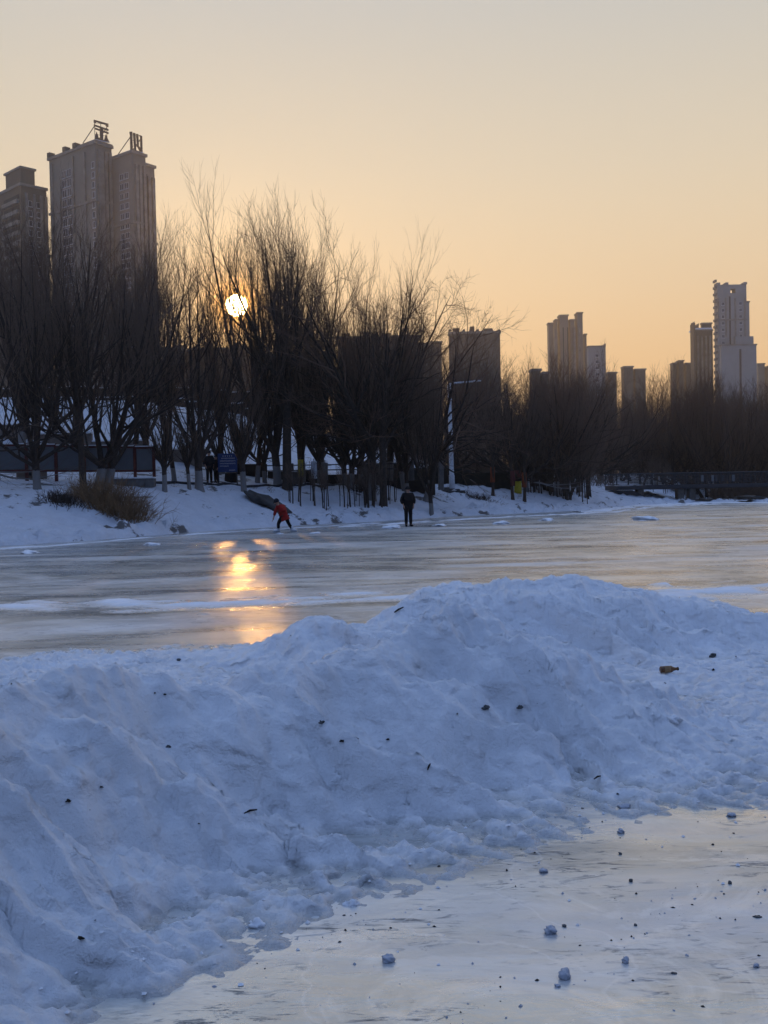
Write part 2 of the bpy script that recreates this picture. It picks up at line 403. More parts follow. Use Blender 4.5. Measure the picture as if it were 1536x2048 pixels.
def hit(px, py, d0=25.0, d1=140.0):   # where the view of that pixel meets the bank
    d = np.arange(d0, d1, .1); r = ray(px, py)
    x = r.x / r.y * d; zr = CAM_Z + r.z / r.y * d; zt = terrain(x, d)
    k = np.nonzero(zr <= zt)[0]
    i = k[0] if len(k) else len(d) - 1
    return Vector((x[i], d[i], zt[i]))
def grid_mesh(name, X, Y, Z, mtl, kind, smooth=True):
    ny, nx = X.shape
    v = np.stack([X, Y, Z], -1).reshape(-1, 3)
    i = np.arange(ny * nx).reshape(ny, nx)
    f = np.stack([i[:-1, :-1], i[:-1, 1:], i[1:, 1:], i[1:, :-1]], -1).reshape(-1, 4)
    return link_mesh(name, v, f, mtl, None, smooth, kind=kind)
xs = np.concatenate([np.linspace(-900, -45, 14, endpoint=False), np.arange(-45, 50, .28), np.linspace(50, 900, 14)])
ys = np.concatenate([np.arange(18, 62, .22), np.arange(62, 112, .5), np.linspace(112, 1400, 22)])
X, Y = np.meshgrid(xs, ys)
grid_mesh('snowy_bank', X, Y, terrain(X, Y), M_BANK, 'structure')
# the frozen lake, one flat sheet that also runs on behind the viewer
ice = link_mesh('frozen_lake', [(-900, -600, 0), (900, -600, 0), (900, 200, 0), (-900, 200, 0)], [(0, 1, 2, 3)], M_ICE, kind='structure')

# ------------------------------------------------------------------ the ploughed ridges of snow
def crest(pts):
    out = []
    for px, py, d, wf, wb in pts:
        p = at(px, py, d); out.append((p.x, p.y, max(p.z, .02), wf, wb))
    return np.array(out)
R1 = crest([(-900, 1500, 2.6, 1.1, .9), (-350, 1425, 3.6, 1.1, .9), (0, 1388, 4.15, 1.12, .9), (60, 1378, 4.25, 1.12, .8), (150, 1352, 4.5, 1.13, .8), (260, 1358, 4.8, 1.14, .8),
            (400, 1372, 5.1, 1.15, 1.1), (600, 1333, 5.5, 1.15, 1.4), (740, 1285, 5.8, 1.16, 1.8), (860, 1232, 6.1, 1.2, 1.4), (950, 1218, 6.35, 1.3, 1.0),
            (1060, 1268, 6.35, 1.3, .65), (1180, 1338, 6.35, 1.2, .5), (1300, 1390, 6.4, 1.0, .6), (1400, 1428, 6.5, .8, .5), (1480, 1450, 6.6, .5, .4)])
R2 = crest([(470, 1315, 9.4, .6, .6), (560, 1272, 9.2, .9, .8), (650, 1240, 9.2, 1.1, .9), (740, 1243, 9.3, 1.2, .9), (800, 1215, 9.4, 1.3, .9), (860, 1180, 9.6, 1.35, .9),
            (920, 1165, 9.7, 1.4, 1.0), (1050, 1163, 9.8, 1.4, 1.0), (1130, 1161, 9.9, 1.4, 1.0), (1240, 1166, 10.0, 1.4, 1.0), (1340, 1194, 10.0, 1.35, 1.0),
            (1400, 1206, 10.1, 1.35, 1.0), (1536, 1222, 10.2, 1.3, 1.0), (1800, 1245, 10.4, 1.2, 1.0), (2300, 1262, 10.8, 1.1, 1.0)])
def ridge(X, Y, C, warp):
    """height of a ridge line, distance along it, signed distance across it"""
    best = np.full(X.shape, 1e9); H = np.zeros(X.shape); S = np.zeros(X.shape); T = np.zeros(X.shape); U = np.ones(X.shape) * 9
    s0 = 0.0
    for a, b in zip(C[:-1], C[1:]):
        d = b[:2] - a[:2]; ln = np.hypot(*d); d = d / ln
        rx, ry = X - a[0], Y - a[1]
        s = np.clip(rx * d[0] + ry * d[1], 0, ln)
        qx, qy = rx - s * d[0], ry - s * d[1]
        dist = np.hypot(qx, qy); side = np.where(rx * d[1] - ry * d[0] > 0, 1, -1)    # +1 = the near side
        k = s / ln; hh = a[2] + (b[2] - a[2]) * k; wf = a[3] + (b[3] - a[3]) * k; wb = a[4] + (b[4] - a[4]) * k
        u = dist / np.where(side > 0, wf, wb)
        sel = dist < best
        best = np.where(sel, dist, best); S = np.where(sel, s0 + s, S); T = np.where(sel, dist * side, T)
        H = np.where(sel, hh, H); U = np.where(sel, u, U)
        s0 += ln
    u = np.clip(U * (1 + warp) * np.where(T > 0, .84, 1), 0, 1)
    prof = (1 - u ** 1.3) ** 1.75
    return H * prof, S, T, u, H
ny = 620
ys = np.concatenate([1.3 + 8.0 * (np.linspace(0, 1, 690) ** 1.25), np.linspace(9.33, 13.2, 110)])
xs = np.arange(-5.4, 6.6, .0148)
X, Y = np.meshgrid(xs, ys)
wx = X + fbm(X * .9, Y * .9, 3, 21) * .10; wy = Y + fbm(X * .9, Y * .9, 3, 22) * .10
warp = fbm(X * 1.3, Y * 1.3, 3, 23) * .13
h1, s1, t1, u1, H1 = ridge(wx, wy, R1, warp)
h2, s2, t2, u2, H2 = ridge(wx, wy, R2, warp)
def detail(h, s, t, u, H, seed, ca=.10):
    slope = np.clip(np.sin(np.clip(u, 0, 1) * math.pi), 0, 1) * sstep(0.05, .35, H)
    sk = s - np.abs(t) * .75 + fbm(s * 1.1, t * 1.1, 2, seed + 9) * .22
    gul = ridged(sk * 1.05, t * .28, 3, seed, .4) - 1.0
    gul2 = ridged(sk * 3.8, t * .5, 3, seed + 3) - 1.0
    crestn = fbm(s * 1.9, t * 2.5, 3, seed + 5) * (1 - sstep(.12, .5, u)) * sstep(.1, .4, H)
    return h + slope * (gul * .17 + gul2 * .05) + crestn * ca
h1 = detail(h1, s1, t1, u1, H1, 40); h2 = detail(h2, s2, t2, u2, H2, 60, .045)
foot_px = [(-200, 2300), (0, 2048), (100, 2010), (300, 1935), (560, 1850), (700, 1772), (850, 1715), (1000, 1668), (1200, 1618), (1350, 1600), (1536, 1583)]
fp = np.array([tuple(on_ice(*p)[:2]) for p in foot_px]); fp = np.vstack([[-6, -1.2], fp, [4, 5.6], [8, 5.9]])
yf = np.interp(X, fp[:, 0], fp[:, 1]); yb = 10.45 + .18 * (X + 3) * (X > -3) + fbm(X * .7, Y * 0 + 3, 3, 70) * .3
edge = np.minimum((Y - yf) * .8 + .27 + fbm(X * 1.2, Y * 1.2, 3, 84) * .12, yb - Y)
base = .060 * np.clip(edge / 1.3, -.35, 1) - .004 + fbm(X * 1.1, Y * 1.6, 4, 71) * .035 * sstep(-.2, .6, edge)
chunky = fbm(X * 5, Y * 7, 4, 72)
base = base + (np.abs(chunky) * .024 + noise2(X * 3.1, Y * 3.1, 73) * .005 + fbm(X * 8, Y * 11, 3, 74) * .005) * sstep(-.45, .35, edge) - .010
def smax(a, b, k=34.0): return np.log(np.exp(k * a) + np.exp(k * b)) / k - math.log(2) / k * np.exp(-np.abs(np.maximum(a, b)) * 14)
Z = smax(smax(base, np.where(u1 < .999, h1, -.06)), np.where(u2 < .999, h2, -.06))
Z = np.where(edge < -.15, np.minimum(Z, base + .02), Z)
inside = sstep(-.15, .25, edge)
# clods along the broken back edge of the front ridge and the worn saddle on its top
m_ = sstep(5.0, 6.2, s1) * (np.exp(-(t1 + .05) ** 2 / .10)) * sstep(.03, .1, H1)
cl = np.maximum(0, noise2(X * 6, Y * 6, 75)) ** 1.2 + .6 * np.maximum(0, noise2(X * 14, Y * 14, 76))
Z = Z + m_ * cl * .17
rough_top = np.exp(-((X - .45) / 1.1) ** 2 - ((Y - 6.6) / 1.0) ** 2)
Z = Z + rough_top * (ridged(X * 2.6 + Y, Y * 3.0, 4, 77) - 1.2) * .06
low = sstep(.62, .9, u1) * (t1 > 0) * inside                      # crumbs gathered near the foot of the slope
Z = Z + low * (np.maximum(0, noise2(X * 9, Y * 9, 78)) ** 1.5 * .045 + np.maximum(0, noise2(X * 21, Y * 21, 79)) * .010)
patchy = sstep(-.1, .5, fbm(X * .8, Y * .8, 3, 80))
blob = fbm(X * 2.4, Y * 2.4, 2, 87)                         # shovelled slabs: broad lumps with a broken edge
Z = Z + inside * (np.round(blob * 3.2 + fbm(X * 5, Y * 5, 2, 88) * .5) / 3.2 - blob) * .035 * sstep(.08, .3, Z)
Z = Z + inside * (fbm(X * 12, Y * 12, 4, 81, .6) * (.005 + .010 * patchy) + (.5 - np.abs(fbm(X * 7, Y * 7, 4, 85, .6))) * .013 * (.3 + patchy) + (1 - 2 * np.abs(noise2((s1 - np.abs(t1) * .75) * 11, t1 * 1.1, 86))) * .012 + (ridged((X * .7 + Y * .7) * 4.2, (X * .7 - Y * .7) * 1.7, 5, 82, .55) - 1) * .026 + ridged(X * 1.3, Y * 1.3 - X, 3, 83) * .02)
GX, GY, GZ = xs, ys, Z
grid_mesh('snow_mound', X, Y, Z, M_MOUND, 'structure')
def mz(x, y):
    i = int(np.clip(np.searchsorted(GX, x), 1, len(GX) - 1)); j = int(np.clip(np.searchsorted(GY, y), 1, len(GY) - 1))
    return max(0.0, float(GZ[j, i]))
def hit_mound(px, py, d0=2.2, d1=12.5):
    r = ray(px, py); d = d0
    while d < d1:
        x = r.x / r.y * d; zr = CAM_Z + r.z / r.y * d
        if zr <= mz(x, d): return Vector((x, d, mz(x, d)))
        d += .01
    return Vector((x, d, mz(x, d)))

# low strips of swept snow lying on the ice (they sink under the ice sheet where they are thin)
def strip(name, x0, x1, yc, half, amp, seed, dx=.06, dy=.06):
    xs = np.arange(x0, x1, dx); v = np.arange(-half * 2, half * 2, dy)
    X, V = np.meshgrid(xs, v); Yc = yc(X)
    wob = fbm(X * .35, V * 0 + seed, 3, seed) * half * .8
    p = 1 - ((V - wob) / half) ** 2
    Z = amp * np.clip(p, -1, 1) * .6 + fbm(X * .9, V * 1.8, 4, seed + 1) * amp * 1.1 - amp * .12
    Z = np.where(np.abs(V) > half * 1.9, -.05, Z)
    return grid_mesh(name, X, V + Yc, Z, M_FILM, 'structure')
yy = lambda py: (lambda x: np.full(np.shape(x), on_ice(300, py).y))
strip('snow_strip', -11, 4.5, lambda x: 14.9 + .02 * x + .25 * np.sin(x * .6), .75, .035, 101)
strip('snow_strip', 3.0, 16, lambda x: 14.6 + .05 * x, .9, .045, 103)
strip('snow_strip', -18, 0, lambda x: shore_y(x) - 3.9 + .3 * np.sin(x * .5), .55, .045, 107, .12, .08)
strip('snow_strip', -2, 26, lambda x: shore_y(x) - 6.0 - .05 * x, .8, .05, 109, .14, .1)
strip('snow_strip', 12, 40, lambda x: shore_y(x) - 3.0, 1.8, .08, 113, .2, .14)

# ------------------------------------------------------------------ bare trees
class Strands:
    def __init__(s): s.g = {}
    def add(s, pts, rad, n): s.g.setdefault((len(pts), n), []).append((pts, rad))
    def mesh(s):
        V, Fc, off = [], [], 0
        for (k, n), lst in s.g.items():
            P = np.array([a for a, _ in lst]); Rr = np.array([b for _, b in lst])      # (m,k,3) (m,k)
            T = np.empty_like(P); T[:, 1:-1] = P[:, 2:] - P[:, :-2]; T[:, 0] = P[:, 1] - P[:, 0]; T[:, -1] = P[:, -1] - P[:, -2]
            T /= np.linalg.norm(T, axis=-1, keepdims=True) + 1e-9
            ref = np.where(np.abs(T[..., 2:3]) < .9, np.array([0, 0, 1.0]), np.array([1.0, 0, 0]))
            A = np.cross(T, ref); A /= np.linalg.norm(A, axis=-1, keepdims=True) + 1e-9
            B = np.cross(T, A)
            ang = np.arange(n) * 2 * np.pi / n
            ring = P[:, :, None, :] + Rr[:, :, None, None] * (A[:, :, None, :] * np.cos(ang)[None, None, :, None] + B[:, :, None, :] * np.sin(ang)[None, None, :, None])
            V.append(ring.reshape(-1, 3))
            mm = len(lst); idx = off + np.arange(mm * k * n).reshape(mm, k, n)
            a = idx[:, :-1, :]; b = np.roll(a, -1, 2); d = idx[:, 1:, :]; c_ = np.roll(d, -1, 2)
            Fc.append(np.stack([a, b, c_, d], -1).reshape(-1, 4)); off += mm * k * n
        return np.concatenate(V), np.concatenate(Fc)
def grow(rg, p, d, length, k, up, wob, droop=0.0):
    """a wandering strand: up pulls it to the vertical, droop lets its end hang"""
    pts = [np.array(p)]; d = np.array(d, float); st = length / (k - 1)
    for i in range(k - 1):
        f = i / (k - 1)
        d = d + np.array([0, 0, 1.0]) * up * st * (1 - droop * f * 2) + rg.normal(0, wob, 3)
        d /= np.linalg.norm(d); pts.append(pts[-1] + d * st)
    return np.array(pts), d
def side_dir(rg, d, ang):
    a = np.cross(d, rg.normal(0, 1, 3)); a /= np.linalg.norm(a) + 1e-9
    v_ = d * math.cos(ang) + a * math.sin(ang); return v_ / np.linalg.norm(v_)
def pt_on(pts, f):
    q = f * (len(pts) - 1); i = min(int(q), len(pts) - 2); t = q - i
    return pts[i] * (1 - t) + pts[i + 1] * t, (pts[i + 1] - pts[i]) / (np.linalg.norm(pts[i + 1] - pts[i]) + 1e-9)
def make_tree(seed, H=14, fork=2.4, r0=.20, limbs=5, a0=.55, up=.16, wob=.07, spread=1.0, n2=9, n3=7, n4=4, lean=(0, 0), droop=0.0, stems=1, twig=.0052, tw_len=1.0, low=False):
    rg = np.random.default_rng(seed); TK, CR = Strands(), Strands()
    starts = []
    for sidx in range(stems):
        off = rg.normal(0, .22, 2) if stems > 1 else (0, 0)
        d = np.array([lean[0] + (rg.normal(0, .22) if stems > 1 else 0), lean[1] + (rg.normal(0, .15) if stems > 1 else 0), 1.0]); d /= np.linalg.norm(d)
        tp, td = grow(rg, (off[0], off[1], -.35), d, fork + .35, 7, .05, .035)
        rr = r0 * 1.25 / math.sqrt(stems)
        TK.add(tp, np.array([rr * 1.55, rr * 1.12, rr * 1.02, rr, rr * .97, rr * .95, rr * .9]), 9)
        starts.append((tp, td, rr))
    per = max(2, round(limbs / stems))
    lv1 = []
    for tp, td, rr in starts:
        az0 = rg.uniform(0, 6.28)
        for i in range(per):
            az = az0 + i * 2 * math.pi / per + rg.normal(0, .35)
            an = a0 * rg.uniform(.35, 1.25) * spread
            if i == 0: an *= .25
            p, _ = pt_on(tp, rg.uniform(.78, 1.0))
            d = td * math.cos(an) + np.array([math.cos(az), math.sin(az), 0]) * math.sin(an)
            ln = (H - fork) * rg.uniform(.72, 1.02) / max(.55, math.cos(an * .6))
            q, _ = grow(rg, p, d / np.linalg.norm(d), ln, 12, up * .6, wob * .45, droop * .4)
            r = rr * rg.uniform(.42, .62) * (1.15 if i == 0 else 1)
            rad = r * (1 - np.linspace(0, 1, 12)) ** .85 + .008
            TK.add(q, rad, 6); lv1.append((q, r, ln))
    lv2 = []
    for q, r, ln in lv1:
        for j in range(n2):
            f = .05 + .91 * (j + rg.uniform(0, .9)) / n2
            p, d = pt_on(q, f); an = rg.uniform(.30, .85 + .45 * (1 - f)) * spread
            l2 = ln * (.62 - .36 * f) * rg.uniform(.7, 1.15)
            b, _ = grow(rg, p, side_dir(rg, d, an), l2, 8, up * 1.15, wob * .7, droop)
            r2 = max(.012, r * (1 - f) ** .8 * .55); rad = r2 * (1 - np.linspace(0, 1, 8)) ** .8 + .004
            (TK if r2 > .035 else CR).add(b, rad, 5 if r2 > .035 else 4); lv2.append((b, r2, l2))
    for b, r2, l2 in lv2:
        for j in range(n3):
            f = .12 + .86 * (j + rg.uniform(0, .9)) / n3
            p, d = pt_on(b, f); l3 = max(.5, l2 * .52 * (1.1 - .55 * f)) * rg.uniform(.7, 1.2)
            c_, _ = grow(rg, p, side_dir(rg, d, rg.uniform(.3, .8) * spread), l3, 6, up * 1.8, wob * .55, droop * 1.2)
            CR.add(c_, np.linspace(max(twig * 1.4, min(.012, r2 * .3)), twig * .8, 6), 3)
            for q_ in range(n4):
                p4, d4 = pt_on(c_, rg.uniform(.1, .98)); l4 = tw_len * rg.uniform(.35, 1.0)
                e, _ = grow(rg, p4, side_dir(rg, d4, rg.uniform(.25, .75)), l4, 4, up * 3.2, wob * .9, droop * 1.3)
                CR.add(e, np.linspace(twig, twig * .45, 4), 3)
    return TK.mesh(), CR.mesh()
TREES = {}
def tree_kind(key, painted=True, **kw):
    (tv, tf), (cv, cf) = make_tree(**kw)
    TREES[key] = dict(t=(tv, tf), c=(cv, cf), H=float(np.percentile(cv[:, 2], 99.8)), painted=painted, root=None)
tree_kind('upright', seed=11, H=15, fork=1.9, limbs=7, a0=.66, up=.25, wob=.05, spread=.95, n2=11, n3=9, n4=4, tw_len=1.3)
tree_kind('upright_wide', seed=12, H=14.5, fork=1.7, limbs=8, a0=1.05, up=.21, wob=.06, spread=1.0, n2=11, n3=8, n4=4, tw_len=1.2)
tree_kind('upright_slim', seed=13, H=15, fork=2.2, limbs=5, a0=.5, up=.26, wob=.05, spread=.9, n2=11, n3=8, n4=4, r0=.16, tw_len=1.3)
tree_kind('spreading', seed=14, H=12.5, fork=1.7, limbs=8, a0=1.15, up=.13, wob=.09, spread=1.1, n2=12, n3=8, n4=4, r0=.22, tw_len=1.0)
tree_kind('vshape', seed=15, H=13, fork=1.2, limbs=8, a0=.95, up=.16, wob=.07, spread=1.0, n2=12, n3=8, n4=4, r0=.26, stems=2, tw_len=1.1)
tree_kind('goblet', seed=16, H=5.2, fork=1.6, limbs=12, a0=.75, up=.42, wob=.05, spread=.7, n2=5, n3=4, n4=3, r0=.13, tw_len=.7)
tree_kind('curly', seed=17, H=9.5, fork=2.3, limbs=6, a0=.85, up=.07, wob=.17, spread=1.1, n2=11, n3=8, n4=4, r0=.18, droop=.9, tw_len=.9)
tree_kind('curly_lean', seed=18, H=9.5, fork=2.4, limbs=6, a0=.9, up=.09, wob=.15, spread=1.1, n2=10, n3=8, n4=4, r0=.15, lean=(.32, 0), droop=.8, tw_len=.9)
tree_kind('bushy', painted=False, seed=19, H=9, fork=.8, limbs=9, a0=.8, up=.16, wob=.09, spread=.95, n2=9, n3=7, n4=4, r0=.2, stems=3, tw_len=1.0, twig=.0065)
tree_kind('bushy_tall', painted=False, seed=20, H=12, fork=1.5, limbs=8, a0=.55, up=.2, wob=.07, spread=.85, n2=10, n3=7, n4=4, r0=.2, stems=2, tw_len=1.1, twig=.0065)
tree_kind('straight', painted=False, seed=21, H=13, fork=4.6, limbs=6, a0=.6, up=.16, wob=.06, spread=.9, n2=9, n3=7, n4=4, r0=.17, tw_len=1.0)
tree_kind('sapling', painted=False, seed=22, H=4.6, fork=2.0, limbs=4, a0=.35, up=.2, wob=.06, spread=.8, n2=4, n3=3, n4=2, r0=.07, tw_len=.5, twig=.010)
tree_kind('bamboo_like', painted=False, seed=23, H=6.5, fork=2.6, limbs=3, a0=.2, up=.2, wob=.04, spread=.7, n2=6, n3=4, n4=3, r0=.05, tw_len=.7, twig=.007)
def plant_tree(key, label, x, y, height, width=1.0, rz=0.0, group=None, name='bare_tree', cat='tree', zbase=None, dup_ok=True):
    T = TREES[key]; s = height / T['H']; sc = (s * width, s * width, s)
    loc = (x, y, (tz(x, y) if zbase is None else zbase))
    if T['root'] is None:
        root = thing(name, label, cat, loc, rz, group); root.scale = sc
        link_mesh('trunk', T['t'][0], T['t'][1], M_BARK if T['painted'] else M_BARKP, root, True)
        link_mesh('crown', T['c'][0], T['c'][1], M_TWIG_R if key.startswith(('curly', 'bushy')) else M_TWIG, root, True)
        T['root'] = root; return root
    r = copy_tree(T['root'], label, loc, rz, sc, group); r.name = name; return r
# trees of the front row, from left to right: foot and top as they stand in the view
BG = 'bare trees along the lake path'
front = [
    ('spreading', -110, 975, 420, 1.0, 2.3, 'wide spreading bare tree at the left end of the notice boards'),
    ('upright_wide', 75, 976, 385, .95, 1.2, 'limewashed bare tree standing before the second notice board panel'),
    ('straight', 168, 980, 500, .8, 2.0, 'thin bare tree just left of the big forked tree, by the dry bush'),
    ('vshape', 208, 977, 400, 1.15, .4, 'big forked bare tree with a leaning trunk rising behind the dry bush'),
    ('goblet', 330, 983, 800, 1.0, .5, 'short pollarded tree with a brush of shoots right of the notice boards'),
    ('goblet', 379, 978, 815, .85, 2.5, 'smaller pollarded tree between the notice boards and the blue sign'),
    ('upright', 398, 975, 425, 1.05, 0.0, 'tall bare tree just left of the blue sign'),
    ('upright_slim', 350, 965, 480, .9, 4.0, 'slender tall bare tree behind the pollarded pair'),
    ('upright_slim', 514, 966, 378, .75, 1.0, 'slim tall bare tree between the blue sign and the tallest tree'),
    ('upright_slim', 446, 948, 440, .7, 2.6, 'slim tall bare tree standing well behind the blue sign'),
    ('goblet', 488, 985, 760, .95, 3.0, 'short pollarded bare tree just right of the blue sign'),
    ('upright', 556, 972, 348, .95, 1.1, 'tallest bare tree, nearest right of the hanging sun'),
    ('upright_wide', 530, 966, 560, .8, 2.2, 'lower bare tree with wide limbs between the blue sign and the rock slab'),
    ('upright_slim', 603, 965, 352, 1.1, 2.2, 'tall narrow bare tree behind the concrete planter'),
    ('upright_wide', 703, 978, 468, .75, 5.0, 'straight black trunked bare tree behind the thicket of saplings'),
    ('curly', 742, 1000, 545, .9, .8, 'curly twigged bare tree at the right end of the sapling thicket'),
    ('curly', 780, 970, 555, .75, 2.8, 'leaning curly bare tree behind the man in black'),
    ('curly_lean', 813, 985, 585, .75, 3.3, 'slim curly bare tree rising right behind the man in black'),
    ('curly_lean', 850, 1000, 622, 1.0, .1, 'bare tree leaning right on a limewashed trunk beside the man in black'),
    ('spreading', 915, 962, 655, .85, 4.1, 'dark bare tree close behind the white lamp post'),
    ('spreading', 1036, 986, 680, 1.05, 1.9, 'wide bare tree with yellow and dark red wrapping on its trunk'),
]
FR = []
for key, px, py, top, wd, rz, lab in front:
    p = hit(px, py)
    h = at(px, top, p.y).z - p.z
    FR.append((plant_tree(key, lab, p.x, p.y, h, wd, rz, BG), p, h))
# a coloured wrap on the tree right of the lamp post
root, p, h = FR[-1]
def wrap(parent, name, z0, z1, r, mtl):
    o = MB().tube([(0, 0, z0), (0, 0, z0 * .4 + z1 * .6), (0, 0, z1)], [r, r * .98, r * .96], 14).build(name, mtl, parent, True); return o
s = root.scale[0]; sz = root.scale[2]
wrap(root, 'yellow_wrap', -.05 / sz, .80 / sz, .26 / s, M_YELLOW); wrap(root, 'red_wrap', .81 / sz, 1.55 / sz, .255 / s, M_DKRED)

rnd = random.Random(5)
# second row on the flat behind the path
ORD = 'first second third fourth fifth sixth seventh eighth ninth tenth eleventh twelfth thirteenth fourteenth fifteenth sixteenth seventeenth eighteenth nineteenth twentieth'.split()
ORD += ['twenty ' + q for q in ORD[:9]] + ['thirtieth'] + ['thirty ' + q for q in ORD[:9]]
second = [(150, 955, 520), (268, 950, 540), (292, 952, 560), (440, 945, 560), (466, 948, 620), (575, 950, 430), (640, 950, 505), (720, 948, 560),
          (45, 955, 480), (110, 950, 520), (600, 946, 450), (690, 950, 555), (765, 948, 590), (812, 948, 605), (862, 950, 640)]
second.sort()
keys = ['upright', 'upright_wide', 'straight', 'upright_slim', 'upright']
for i, (px, py, top) in enumerate(second):
    y = 56 + rnd.uniform(-2, 4); x = azim(px, py) * y
    top += 110 if 420 < px < 540 else (-120 if px < 320 else 10)
    h = at(px, top, y).z - tz(x, y)
    plant_tree(keys[i % 5], f'dark bare tree below the slope, {ORD[i]} from left in the row behind the path', x, y, h, rnd.uniform(.8, 1.05), rnd.uniform(0, 6.28), 'bare trees between the path and the slope')
# rows on and above the slope, a profile of tree tops across the view
prof_x = [-200, 0, 60, 110, 160, 210, 250, 300, 340, 410, 450, 510, 560, 610, 640, 690, 720, 760, 820, 860, 900, 960]
prof_y = [390, 400, 420, 410, 430, 450, 430, 430, 430, 420, 430, 420, 410, 420, 455, 480, 590, 590, 620, 650, 640, 690]
nslope = -1
for i in range(32):
    px = -180 + i * 36 + rnd.uniform(-12, 12); y = rnd.uniform(64, 84); x = azim(px, 900) * y
    if 430 < px < 570 or (i % 2 and px < 640): continue
    nslope += 1
    top = np.interp(px, prof_x, prof_y) + rnd.uniform(50, 170) + (60 if px > 340 else 0) + (90 if 380 < px < 560 else 0)
    h = at(px, top, y).z - tz(x, y)
    plant_tree(rnd.choice(['straight', 'upright', 'upright_wide', 'bushy_tall', 'spreading']), f'bare tree on the snowy slope, {ORD[nslope]} from the left on the slope', x, y, h, rnd.uniform(.8, 1.1), rnd.uniform(0, 6.28), 'bare trees on the snowy slope')
# the wood right of the lamp post and behind the bridge
prof2x = [880, 960, 1000, 1040, 1090, 1130, 1180, 1215, 1240, 1280, 1310, 1345, 1380, 1420, 1460, 1536, 1700]
prof2y = [690, 720, 745, 730, 740, 705, 735, 760, 775, 790, 745, 750, 738, 748, 765, 760, 750]
def wood(n, x0, x1, d0, d1, dy0, dy1, keys, label, group):
    for i in range(n):
        px = x0 + (x1 - x0) * (i + rnd.uniform(.1, .9)) / n; y = rnd.uniform(d0, d1); x = azim(px, 900) * y
        top = np.interp(px, prof2x, prof2y) - 22 + rnd.uniform(dy0, dy1)
        h = at(px, top, y).z - tz(x, y)
        plant_tree(rnd.choice(keys), label, x, y, h, rnd.uniform(.8, 1.15) * (1.0 if h > 8 else 1.2), rnd.uniform(0, 6.28), group)
wood(30, 1120, 1640, 104, 122, 0, 34, ['bushy', 'bushy_tall', 'upright_wide', 'spreading'], 'bare tree of the dense wood beyond the footbridge', 'wood beyond the footbridge')
wood(22, 1190, 1640, 94, 103, 20, 90, ['bushy', 'bushy', 'bushy_tall', 'spreading'], 'low bushy bare tree of the wood just beyond the footbridge', 'bushy trees just beyond the footbridge')
wood(13, 860, 1160, 76, 92, 5, 90, ['bushy', 'spreading', 'straight', 'bushy_tall'], 'bare tree in the dark wood between the lamp post and the thicket', 'wood behind the lamp post')
wood(9, 1040, 1165, 70, 80, 40, 110, ['bushy', 'curly', 'bushy_tall'], 'tangled bare tree behind the thicket left of the footbridge', 'trees behind the right thicket')
# thickets of thin stems
for i in range(44):
    px = rnd.uniform(578, 800); py = 1014 - abs(px - 690) * .05 + rnd.uniform(-12, 6); p = hit(px, py)
    plant_tree('sapling', 'thin bare sapling in the thicket on the bank, left of the man in black', p.x, p.y, rnd.uniform(1.6, 2.6), rnd.uniform(.5, .9), rnd.uniform(0, 6.28), 'saplings on the bank left of the man in black', 'sapling', 'sapling')
for i in range(64):
    px = 1055 + 128 * rnd.random() ** .8; py = 985 + (px - 1055) * .15 + rnd.uniform(-16, 2); p = hit(px, py)
    plant_tree('bamboo_like', 'thin bare stem in the thicket beside the trunk with the yellow wrap', p.x, p.y, rnd.uniform(3.2, 6.2), rnd.uniform(.7, 1.2), rnd.uniform(0, 6.28), 'stems of the thicket left of the footbridge', 'sapling', 'sapling')
for i in range(12):
    px = rnd.uniform(1285, 1345); y = rnd.uniform(88, 94); x = azim(px, 980) * y
    plant_tree('bamboo_like', 'thin bare stem growing under the footbridge', x, y, rnd.uniform(2.5, 3.5), .9, rnd.uniform(0, 6.28), 'stems under the footbridge', 'sapling', 'sapling')
# extra trunks leaning in the photo: the low limb of the forked tree

# ------------------------------------------------------------------ buildings
def cut(ox, oy, dx, dy, a):           # from (ox,oy) along (dx,dy): how far until the azimuth x/y equals a
    return (a * oy - ox) / (dx - a * dy)
WIN = {}
def window_mesh(wd, ht, key='w', panes=2):
    k = (round(wd, 2), round(ht, 2), key)
    if k not in WIN:
        b = MB(); f = .09
        b.box(0, wd, -.10, .0, 0, f); b.box(0, wd, -.10, .0, ht - f, ht); b.box(0, f, -.10, .0, f, ht - f); b.box(wd - f, wd, -.10, .0, f, ht - f)
        for q in range(1, panes): b.box(wd * q / panes - .04, wd * q / panes + .04, -.09, 0, f, ht - f)
        b.box(f, wd - f, -.03, .0, f, ht - f, 1); b.box(-.12, wd + .12, -.24, 0, -.14, -.002, 0)
        o = b.build('window', [M_FRAME if key == 'w' else M_TRIM, M_GLASS]); WIN[k] = o.data; bpy.data.objects.remove(o)
    return WIN[k]
def add_windows(root, face, u0, zs, wd, ht, key='w', panes=2, off=0.0):
    """face 'R': the wall y = off, u runs along local x; face 'L': the wall x = off, u runs along local y"""
    me = window_mesh(wd, ht, key, panes)
    for z in zs:
        if face == 'R': reuse('window', me, root, (u0, off - .002, z))
        else: reuse('window', me, root, (off - .002, u0 + wd, z), (0, 0, -math.pi / 2))
def block(root, name, x0, x1, y0, y1, z0, z1, mtl): return MB().box(x0, x1, y0, y1, z0, z1).build(name, mtl, root)

def tower_frame(px, py, D, theta):
    c = at(px, py, D); return c, (math.cos(theta), math.sin(theta)), (-math.sin(theta), math.cos(theta))
def zat(px, py, y): return at(px, py, y).z

